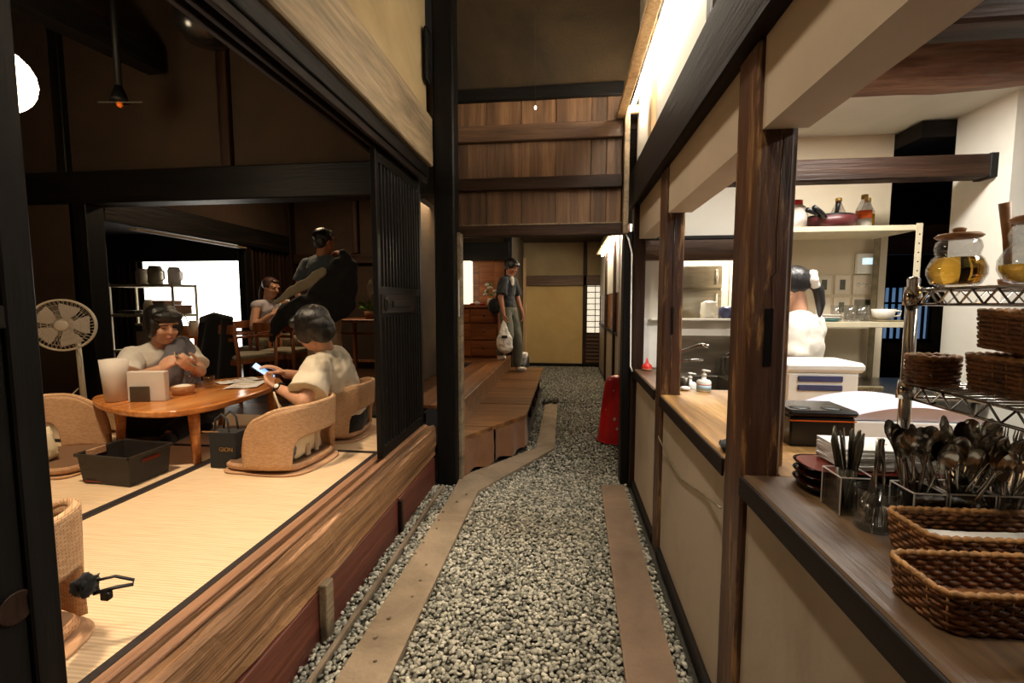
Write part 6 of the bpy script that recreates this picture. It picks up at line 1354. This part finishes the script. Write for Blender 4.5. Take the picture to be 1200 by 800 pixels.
def person(label, J, skin='skin', s=1.0, top=None, bottom=None, hairm='hair_black', hairstyle='short', voxel=0.007, shoes=None, female=False, hands=True, face=True):
    t = thing('person', label, 'person', J.get('base', (J['pelvis'][0], J['pelvis'][1], 0.441)))
    P = {k: Vector(v) for k, v in J.items() if k not in ('handL', 'handR')}
    b = Blob(); H = frame(P.get('hu', V(0, 0, 1)), P['hf']); hr, hf, hu = H.col[0], H.col[1], H.col[2]; hc = P['head']
    def hp(x, y, z): return hc + (hr * x + hf * y + hu * z) * s
    # head
    b.ell(hp(0, -0.012, 0.030), (0.074 * s, 0.094 * s, 0.085 * s), H); b.ell(hp(0, 0.020, -0.035), (0.062 * s, 0.068 * s, 0.080 * s), H); b.ell(hp(0, 0.045, -0.083), (0.034 * s, 0.036 * s, 0.030 * s), H)
    b.cap(hp(0, 0.083, 0.012), hp(0, 0.100, -0.022), 0.008 * s, 0.013 * s); b.cap(hp(0, 0.084, -0.055), hp(0, 0.086, -0.063), 0.011 * s)
    for q in (-1, 1): b.ell(hp(q * 0.073, -0.005, -0.012), (0.010 * s, 0.020 * s, 0.031 * s), H); b.ell(hp(q * 0.032, 0.066, -0.028), (0.024 * s, 0.022 * s, 0.022 * s), H); b.ell(hp(q * 0.030, 0.070, 0.028), (0.026 * s, 0.016 * s, 0.010 * s), H)
    b.cap(hp(0, -0.025, -0.06), P['neck'], 0.052 * s, 0.056 * s)
    lat = (P['sR'] - P['sL']).normalized(); sp = (P['neck'] - P['chest']).normalized(); Tm = frame(sp, V(0, 0, 1).cross(lat) if abs(lat.z) < .9 else hf)
    sp2 = (P['chest'] - P['pelvis']).normalized(); Tp = frame(sp2, V(0, 0, 1).cross(lat))
    wd = 0.92 if female else 1.0
    def torso(B, g):
        B.ell(P['chest'].lerp(P['neck'], 0.35), ((0.150 * wd + g) * s, (0.098 + g) * s, (0.13 + g) * s), Tm)
        B.ell(P['chest'], ((0.145 * wd + g) * s, (0.100 + g) * s, (0.15 + g) * s), Tm)
        B.ell(P['chest'].lerp(P['pelvis'], 0.55), ((0.128 * wd + g * 1.3) * s, (0.092 + g) * s, (0.15 + g) * s), Tp)
        for q in ('sL', 'sR'): B.cap(P['neck'].lerp(P[q], 0.25) - sp * 0.02, P[q] - sp * 0.01, (0.042 + g) * s, (0.052 + g) * s)
    torso(b, -0.012); b.ell(P['pelvis'], (0.14 * s, 0.10 * s, 0.11 * s), Tp)
    for q in 'LR':
        b.chain([P['s' + q], P['e' + q], P['w' + q]], [0.047 * s, 0.040 * s, 0.027 * s]); b.cap(P['e' + q].lerp(P['w' + q], 0.05), P['e' + q].lerp(P['w' + q], 0.4), 0.041 * s, 0.038 * s)
        if hands:
            d, nrm, sd, cu = J['hand' + q]; hand(b, P['w' + q], d, nrm, sd, s, cu)
        b.chain([P['hip' + q], P['k' + q], P['a' + q]], [0.080 * s, 0.056 * s, 0.038 * s]); b.cap(P['k' + q].lerp(P['a' + q], 0.1), P['k' + q].lerp(P['a' + q], 0.45), 0.052 * s, 0.050 * s)
        if shoes is None and 'f' + q in P: b.cap(P['a' + q], P['f' + q], 0.036 * s, 0.028 * s)
    body = b.finish('body', skin, t, voxel, 2)
    # face details
    if face:
        for q in (-1, 1):
            e = MB().ball(hp(q * 0.031, 0.079, 0.003), (0.0125 * s, 0.0055 * s, 0.0022 * s), H, 2).build('eye', 'eye_dark', t)
            MB().tube([hp(q * 0.014, 0.088, 0.022), hp(q * 0.030, 0.088, 0.027), hp(q * 0.048, 0.078, 0.022)], [0.003 * s, 0.0035 * s, 0.002 * s], 6).build('eyebrow', hairm, t)
        MB().ball(hp(0, 0.0925, -0.058), (0.020 * s, 0.006 * s, 0.006 * s), H, 2).build('lips', 'lips', t)
    # hair
    h = Blob()
    if hairstyle == 'short':
        h.ell(hp(0, -0.028, 0.042), (0.086 * s, 0.096 * s, 0.088 * s), H); h.ell(hp(0, -0.062, -0.015), (0.074 * s, 0.052 * s, 0.070 * s), H); h.ell(hp(0, 0.036, 0.080), (0.066 * s, 0.044 * s, 0.030 * s), H)
        for q in (-1, 1): h.ell(hp(q * 0.070, -0.010, 0.025), (0.017 * s, 0.040 * s, 0.045 * s), H)
    elif hairstyle == 'bob':
        h.ell(hp(0, -0.025, 0.038), (0.096 * s, 0.108 * s, 0.098 * s), H); h.ell(hp(0, -0.055, -0.03), (0.092 * s, 0.068 * s, 0.075 * s), H); h.ell(hp(0, -0.045, 0.0), (0.097 * s, 0.088 * s, 0.085 * s), H); h.ell(hp(0, 0.052, 0.070), (0.080 * s, 0.046 * s, 0.042 * s), H)
        for q in (-1, 1): h.ell(hp(q * 0.074, 0.008, -0.005), (0.024 * s, 0.052 * s, 0.070 * s), H)
    elif hairstyle == 'mop':
        h.ell(hp(0, -0.025, 0.036), (0.088 * s, 0.104 * s, 0.090 * s), H); h.ell(hp(0, -0.055, -0.02), (0.080 * s, 0.060 * s, 0.065 * s), H); h.ell(hp(0, 0.048, 0.060), (0.070 * s, 0.046 * s, 0.044 * s), H)
        for q in (-1, 1): h.ell(hp(q * 0.070, 0.0, 0.012), (0.020 * s, 0.045 * s, 0.048 * s), H)
    elif hairstyle == 'tail':
        h.ell(hp(0, -0.028, 0.038), (0.082 * s, 0.096 * s, 0.085 * s), H); h.ell(hp(0, 0.035, 0.085), (0.055 * s, 0.045 * s, 0.022 * s), H)
        for q in (-1, 1): h.ell(hp(q * 0.068, -0.015, 0.015), (0.016 * s, 0.045 * s, 0.045 * s), H)
        h.chain([hp(0, -0.11, 0.02), hp(0, -0.135, -0.04), hp(0, -0.13, -0.12), hp(0, -0.115, -0.19)], [0.026 * s, 0.030 * s, 0.024 * s, 0.010 * s])
    ho = h.finish('hair', hairm, t, voxel * 0.8, 8, 0.005, 20, (1, 1, 0.35))
    # clothes
    if top:
        c = Blob(); torso(c, 0.010); c.ell(P['pelvis'].lerp(P['chest'], 0.22), ((0.158 * wd) * s, 0.122 * s, 0.13 * s), Tp)
        fr = top.get('sleeve', 0.6); ra, rb = top.get('r', (0.066, 0.076))
        if fr:
            for q in 'LR': e_ = P['s' + q].lerp(P['e' + q], fr); c.cap(P['s' + q], P['s' + q].lerp(e_, 0.3), ra * s, ra * s); c.cone(P['s' + q], e_, ra * s, rb * s)
        c.finish('shirt', top['mat'], t, voxel * 1.15, 3, top.get('wr', 0.010), 11)
    if bottom:
        c = Blob(); c.ell(P['pelvis'], (0.160 * s, 0.122 * s, 0.115 * s), Tp); w_ = bottom.get('w', 1.0)
        for q in 'LR': c.cap(P['hip' + q], P['k' + q], 0.094 * s, 0.072 * s * w_); c.cone(P['k' + q], P['k' + q].lerp(P['a' + q], bottom.get('len', 0.9)), 0.074 * s * w_, 0.062 * s * w_); c.ell(P['k' + q], 0.073 * s * w_)
        c.finish('trousers', bottom['mat'], t, voxel * 1.2, 3, 0.009, 9)
    if shoes:
        for q in 'LR':
            c = Blob(); a = P['a' + q]; f = P['f' + q]; c.cap(a + V(0, 0, -0.045), f, 0.042 * s, 0.034 * s); c.ell(a + V(0, 0, -0.02), 0.044 * s); c.finish('sock' if shoes == 'cloth_black' else 'shoe', shoes, t, 0.008, 2)
    return t, hp, P

# --- diner with the draped shawl
D1 = dict(pelvis=(-3.06, 3.10, 0.565), chest=(-2.95, 3.03, 0.88), neck=(-2.865, 2.985, 1.045), head=(-2.80, 2.945, 1.195), hf=(0.86, -0.40, -0.40), hu=(0.22, -0.12, 1),
          sR=(-2.985, 2.875, 0.985), eR=(-2.87, 2.70, 0.835), wR=(-2.655, 2.735, 0.915), sL=(-2.80, 3.135, 0.985), eL=(-2.635, 3.05, 0.86), wL=(-2.53, 2.87, 0.915),
          hipR=(-3.08, 3.00, 0.54), kR=(-2.80, 2.66, 0.56), aR=(-2.62, 2.90, 0.49), hipL=(-2.98, 3.17, 0.54), kL=(-2.60, 3.10, 0.56), aL=(-2.60, 2.75, 0.49), fR=(-2.52, 2.96, 0.48), fL=(-2.55, 2.64, 0.48),
          handR=((0.75, 0.20, 0.55), (0.35, 0.85, -0.2), (0, 0.3, 1), 0.45), handL=((0.35, -0.75, 0.30), (-0.65, -0.2, 0.6), (-0.6, 0, 0.7), 0.75))
t1, hp1, P1 = person('diner in white tee and grey shawl holding a phone behind the low table', D1, 'skin', 1.10, dict(mat='cloth_white', sleeve=0.75, r=(0.068, 0.080)), dict(mat='cloth_black', len=1.08), 'hair_black', 'bob', 0.0065, female=True, shoes='cloth_black')
sh = Blob(); sh.chain([(-2.76, 2.99, 1.06), (-2.74, 2.94, 0.95), (-2.77, 2.92, 0.80)], [0.055, 0.075, 0.085]); sh.chain([(-2.80, 3.10, 1.05), (-2.74, 3.06, 0.92), (-2.75, 3.03, 0.76)], [0.06, 0.09, 0.10])
sh.finish('shawl', 'cloth_grey', t1, 0.008, 3, 0.012, 12)
ph1 = thing('phone', 'phone in a pale case held by the diner behind the table', 'phone', (-2.515, 2.80, 0.95)); Mph = Matrix.Translation((-2.515, 2.795, 0.975)) @ Euler((R(-40), R(12), R(-45))).to_matrix().to_4x4()
MB().cbox(-0.037, 0.037, -0.075, 0.075, -0.004, 0.004, 0.003).xf(Mph).build('case', 'cloth_beige', ph1); MB().box(-0.034, 0.034, -0.072, 0.072, 0.0041, 0.005).xf(Mph).build('screen', 'black_plastic', ph1)
# --- diner with wristwatch
D2 = dict(pelvis=(-1.495, 3.010, 0.575), chest=(-1.515, 2.920, 0.860), neck=(-1.555, 2.840, 1.035), head=(-1.605, 2.780, 1.185), hf=(-0.78, 0.10, -0.52), hu=(-0.45, -0.05, 1),
          sL=(-1.515, 2.665, 0.955), eL=(-1.515, 2.515, 0.785), wL=(-1.755, 2.640, 0.825), sR=(-1.570, 3.030, 0.975), eR=(-1.720, 3.000, 0.830), wR=(-1.840, 2.850, 0.885),
          hipL=(-1.520, 2.930, 0.550), kL=(-1.920, 2.780, 0.560), aL=(-1.660, 2.700, 0.490), hipR=(-1.520, 3.110, 0.550), kR=(-1.920, 3.100, 0.560), aR=(-1.680, 2.960, 0.490), fL=(-1.780, 2.640, 0.480), fR=(-1.780, 2.900, 0.480),
          handL=((-0.85, 0.42, 0.18), (-0.15, 0.55, 0.8), (-0.2, 0, 1), 0.55), handR=((-0.62, -0.50, 0.52), (-0.4, -0.3, -0.85), (0.2, -1, 0.1), 0.35))
t2, hp2, P2 = person('diner in a loose cream tee and wristwatch leaning over a phone at the low table', D2, 'skin', 1.10, dict(mat='cloth_cream', sleeve=0.78, r=(0.080, 0.105), wr=0.014), dict(mat='cloth_black', len=1.08), 'hair_black', 'bob', 0.0065, female=True, shoes='cloth_black')
ww = P2['wL']; wdir = (P2['wL'] - P2['eL']).normalized(); Mw = wdir.to_track_quat('Z', 'Y').to_matrix(); wc_ = ww - wdir * 0.012
wt2 = MB().tube([wc_ + Mw @ V(math.cos(a) * 0.036, math.sin(a) * 0.036, 0) for a in np.linspace(0, 2 * PI, 24, endpoint=False)], 0.008, 6, closed=True).build('watch_strap', 'black_plastic', t2)
ctr = wc_ + V(0.05, -0.8, 0.6).normalized() * 0.036; MB().tube([ctr, ctr + V(0.05, -0.8, 0.6).normalized() * 0.010], [0.019, 0.017], 18).build('watch_case', 'black_plastic', wt2); MB().tube([ctr + V(0.05, -0.8, 0.6).normalized() * 0.0101, ctr + V(0.05, -0.8, 0.6).normalized() * 0.0112], 0.0145, 18).build('watch_dial', 'paper', wt2)
ph2 = thing('phone', 'phone with a glowing blue screen held over the table edge', 'phone', (-1.91, 2.76, 0.86)); Mph = Matrix.Translation((-1.925, 2.745, 0.912)) @ Euler((R(20), R(40), R(28))).to_matrix().to_4x4()
MB().cbox(-0.075, 0.075, -0.037, 0.037, -0.004, 0.004, 0.003).xf(Mph).build('case', 'black_plastic', ph2); MB().box(-0.070, 0.070, -0.033, 0.033, 0.0041, 0.005).xf(Mph).build('screen', 'phone_glow', ph2)
# --- seated woman in the dining room
D3 = dict(base=(-3.42, 5.02, DF), pelvis=(-3.530, 5.100, 0.900), chest=(-3.520, 5.130, 1.200), neck=(-3.495, 5.130, 1.385), head=(-3.445, 5.120, 1.530), hf=(0.80, -0.15, -0.32), hu=(0.25, 0, 1),
          sR=(-3.530, 4.970, 1.330), eR=(-3.510, 4.860, 1.080), wR=(-3.310, 4.920, 1.220), sL=(-3.490, 5.290, 1.330), eL=(-3.390, 5.300, 1.100), wL=(-3.250, 5.150, 1.220),
          hipR=(-3.490, 5.010, 0.900), kR=(-3.120, 5.120, 0.920), aR=(-3.120, 5.150, 0.500), hipL=(-3.490, 5.190, 0.900), kL=(-3.120, 5.320, 0.920), aL=(-3.150, 5.300, 0.500), fR=(-3.020, 5.180, 0.450), fL=(-3.040, 5.350, 0.450),
          handR=((0.5, 0.5, 0.65), (0.2, 0.8, -0.3), (0, 0, 1), 0.5), handL=((0.3, -0.6, 0.6), (-0.5, -0.3, 0.5), (0, 0, 1), 0.6))
t3, hp3, P3 = person('woman in a pale sleeveless top sitting in a wooden armchair and looking at a phone', D3, 'skin', 1.0, dict(mat='cloth_lilac', sleeve=0.0), dict(mat='cloth_khaki'), 'hair_brown', 'tail', 0.009, female=True, shoes='cloth_khaki')
ph3 = thing('phone', 'pale phone held up by the seated woman', 'phone', (-3.23, 5.03, 1.28)); Mph = Matrix.Translation((-3.225, 5.03, 1.33)) @ Euler((R(70), R(0), R(25))).to_matrix().to_4x4(); MB().cbox(-0.05, 0.05, -0.065, 0.065, -0.004, 0.004, 0.003).xf(Mph).build('case', 'paper', ph3); MB().box(-0.04, 0.04, -0.03, 0.05, 0.0041, 0.005).xf(Mph).build('picture', 'cardboard', ph3)
# --- standing man putting on a black coat
D4 = dict(base=(-2.56, 4.72, DF), pelvis=(-2.52, 4.62, 1.32), chest=(-2.56, 4.64, 1.62), neck=(-2.54, 4.64, 1.845), head=(-2.505, 4.65, 1.995), hf=(0.45, 0.88, -0.05),
          sR=(-2.365, 4.60, 1.76), eR=(-2.20, 4.55, 1.62), wR=(-2.235, 4.52, 1.83), sL=(-2.735, 4.68, 1.76), eL=(-2.80, 4.60, 1.48), wL=(-2.68, 4.45, 1.36),
          hipR=(-2.43, 4.60, 1.28), kR=(-2.42, 4.58, 0.86), aR=(-2.44, 4.64, 0.47), hipL=(-2.61, 4.64, 1.28), kL=(-2.62, 4.62, 0.86), aL=(-2.64, 4.66, 0.47), fR=(-2.40, 4.76, 0.435), fL=(-2.60, 4.78, 0.435),
          handR=((-0.7, 0.0, 0.35), (0, 0.2, -1), (0, 1, 0.3), 0.8), handL=((0.6, -0.3, -0.3), (0, 1, 0), (0, 0, 1), 0.7))
t4, hp4, P4 = person('standing man in grey tee and beige trousers swinging a black coat over his shoulder', D4, 'skin_tan', 1.04, dict(mat='cloth_teal', sleeve=0.7), dict(mat='cloth_beige', w=1.15), 'hair_black', 'short', 0.009, shoes='cloth_charcoal')
MB().tube([hp4(0.072, 0.0, 0.01), hp4(0.070, 0.06, 0.012), hp4(0.062, 0.095, 0.008)], 0.003, 6).build('glasses', 'chrome', t4)
cw = Blob()
cw.chain([(-2.20, 4.50, 1.83), (-2.16, 4.46, 1.70), (-2.20, 4.42, 1.50), (-2.34, 4.38, 1.34), (-2.56, 4.36, 1.27), (-2.80, 4.36, 1.24), (-2.92, 4.35, 1.12), (-2.97, 4.35, 0.98)], [0.06, 0.10, 0.16, 0.19, 0.15, 0.10, 0.07, 0.03])
cw.chain([(-2.28, 4.46, 1.74), (-2.36, 4.40, 1.52), (-2.50, 4.38, 1.30)], [0.07, 0.13, 0.14]); cw.ell((-2.22, 4.42, 1.36), (0.14, 0.08, 0.17)); cw.chain([(-2.62, 4.36, 1.33), (-2.82, 4.36, 1.30)], [0.10, 0.05])
cw.m.v = [(x, 4.41 + (y - 4.41) * 0.42, z) for x, y, z in cw.m.v]
ctb = thing('black_coat', 'big black coat swung behind the standing man\'s back', 'coat', (-2.5, 4.38, 0.95)); cw.finish('coat_cloth', 'black_cloth', ctb, 0.012, 4, 0.02, 7)
ln2 = Blob(); ln2.chain([(-2.38, 4.345, 1.66), (-2.52, 4.325, 1.55), (-2.68, 4.315, 1.475), (-2.86, 4.31, 1.36)], [0.05, 0.06, 0.05, 0.03]); ln2.m.v = [(x, 4.345 + (y - 4.345) * 0.35, z) for x, y, z in ln2.m.v]; ln2.finish('lining', 'cloth_khaki', ctb, 0.010, 3, 0.012, 9)
# --- man stepping down with a plastic bag
D5 = dict(base=(-0.84, 6.85, 0.522), pelvis=(-0.86, 6.80, 1.26), chest=(-0.86, 6.79, 1.53), neck=(-0.83, 6.78, 1.74), head=(-0.79, 6.765, 1.87), hf=(0.66, -0.40, -0.62), hu=(0.45, -0.2, 1),
          sR=(-0.90, 6.62, 1.67), eR=(-0.93, 6.56, 1.42), wR=(-0.885, 6.53, 1.19), sL=(-0.80, 6.96, 1.67), eL=(-0.74, 7.02, 1.42), wL=(-0.66, 6.98, 1.20),
          hipR=(-0.89, 6.72, 1.24), kR=(-0.84, 6.66, 0.90), aR=(-0.965, 6.70, 0.59), hipL=(-0.82, 6.88, 1.24), kL=(-0.74, 6.90, 0.82), aL=(-0.72, 6.92, 0.40), fR=(-0.90, 6.66, 0.556), fL=(-0.62, 6.86, 0.366),
          handR=((0.1, -0.1, -1), (0.6, 0.5, 0), (0.6, -0.6, 0), 0.9), handL=((0.1, 0, -1), (-0.8, -0.3, 0), (0.7, -0.6, 0), 0.6))
t5, hp5, P5 = person('man in black shirt and olive trousers stepping down with a plastic bag', D5, 'skin_tan', 0.98, dict(mat='cloth_charcoal', sleeve=0.8, r=(0.07, 0.085)), dict(mat='cloth_olive', w=1.25, len=0.95), 'hair_black', 'mop', 0.009, shoes='cloth_white')
ts = Blob(); ts.chain([(-0.79, 6.70, 1.70), (-0.785, 6.70, 1.62)], [0.035, 0.03]); ts.finish('undershirt', 'cloth_white', t5, 0.008, 2)
pbg = thing('plastic_bag', 'white plastic carrier bag hanging from the stepping man\'s hand', 'bag', (-0.87, 6.50, 0.62))
pb_ = Blob(); pb_.ell((-0.87, 6.50, 0.80), (0.12, 0.08, 0.15)); pb_.ell((-0.86, 6.50, 0.72), (0.11, 0.08, 0.08)); pb_.chain([(-0.90, 6.50, 0.90), (-0.885, 6.52, 1.10)], [0.055, 0.016]); pb_.chain([(-0.83, 6.50, 0.90), (-0.878, 6.52, 1.10)], [0.045, 0.014]); pb_.finish('bag_body', 'white_plastic', pbg, 0.009, 2, 0.014, 14)
MB().cbox(-0.90, -0.82, 6.405, 6.425, 0.86, 0.90, 0.004).build('printed_mark', 'cloth_charcoal', pbg)
sbg = thing('shoulder_bag', 'black shoulder bag behind the stepping man\'s hip', 'bag', (-1.02, 6.78, 1.18)); sg = Blob(); sg.ell((-1.04, 6.75, 1.31), (0.11, 0.09, 0.12)); sg.finish('bag_body', 'black_cloth', sbg, 0.01, 2, 0.006, 10); MB().tube([(-1.02, 6.70, 1.40), (-0.96, 6.62, 1.62), (-0.86, 6.66, 1.745), (-0.78, 6.80, 1.73)], 0.012, 6).build('strap', 'black_cloth', sbg)
# --- kitchen worker
D6 = dict(base=(1.27, 2.70, 0.001), pelvis=(1.28, 2.68, 0.86), chest=(1.27, 2.69, 1.12), neck=(1.245, 2.70, 1.30), head=(1.20, 2.71, 1.43), hf=(-0.80, 0.40, -0.42), hu=(-0.25, 0, 1),
          sR=(1.375, 2.80, 1.225), eR=(1.33, 2.79, 0.99), wR=(1.17, 2.80, 0.95), sL=(1.19, 2.60, 1.225), eL=(1.17, 2.59, 1.02), wL=(1.16, 2.62, 0.98),
          hipR=(1.31, 2.74, 0.84), kR=(1.31, 2.74, 0.46), aR=(1.33, 2.75, 0.09), hipL=(1.25, 2.64, 0.84), kL=(1.25, 2.64, 0.46), aL=(1.27, 2.66, 0.09), fR=(1.24, 2.80, 0.036), fL=(1.18, 2.70, 0.036),
          handR=((-0.8, -0.2, -0.1), (0, -0.6, -0.6), (0, 0, 1), 0.6), handL=((-0.1, 0.8, 0.2), (-0.6, 0, -0.3), (0, 0, 1), 0.6))
t6, hp6, P6 = person('kitchen worker in a white tee with a tied ponytail behind the white container', D6, 'skin', 0.97, dict(mat='cloth_white', sleeve=0.75, r=(0.072, 0.085)), dict(mat='cloth_charcoal'), 'hair_black', 'tail', 0.009, female=True, shoes='cloth_white')
scr = Blob()
for k in range(6): a = k * PI / 3; scr.ell(hp6(0.035 * math.cos(a), -0.125, 0.02 + 0.035 * math.sin(a)), 0.024)
scr.finish('scrunchie', 'petal_white', t6, 0.006, 2, 0.004, 30)
for o in bpy.data.objects:
    if '_w' in o: del o['_w']
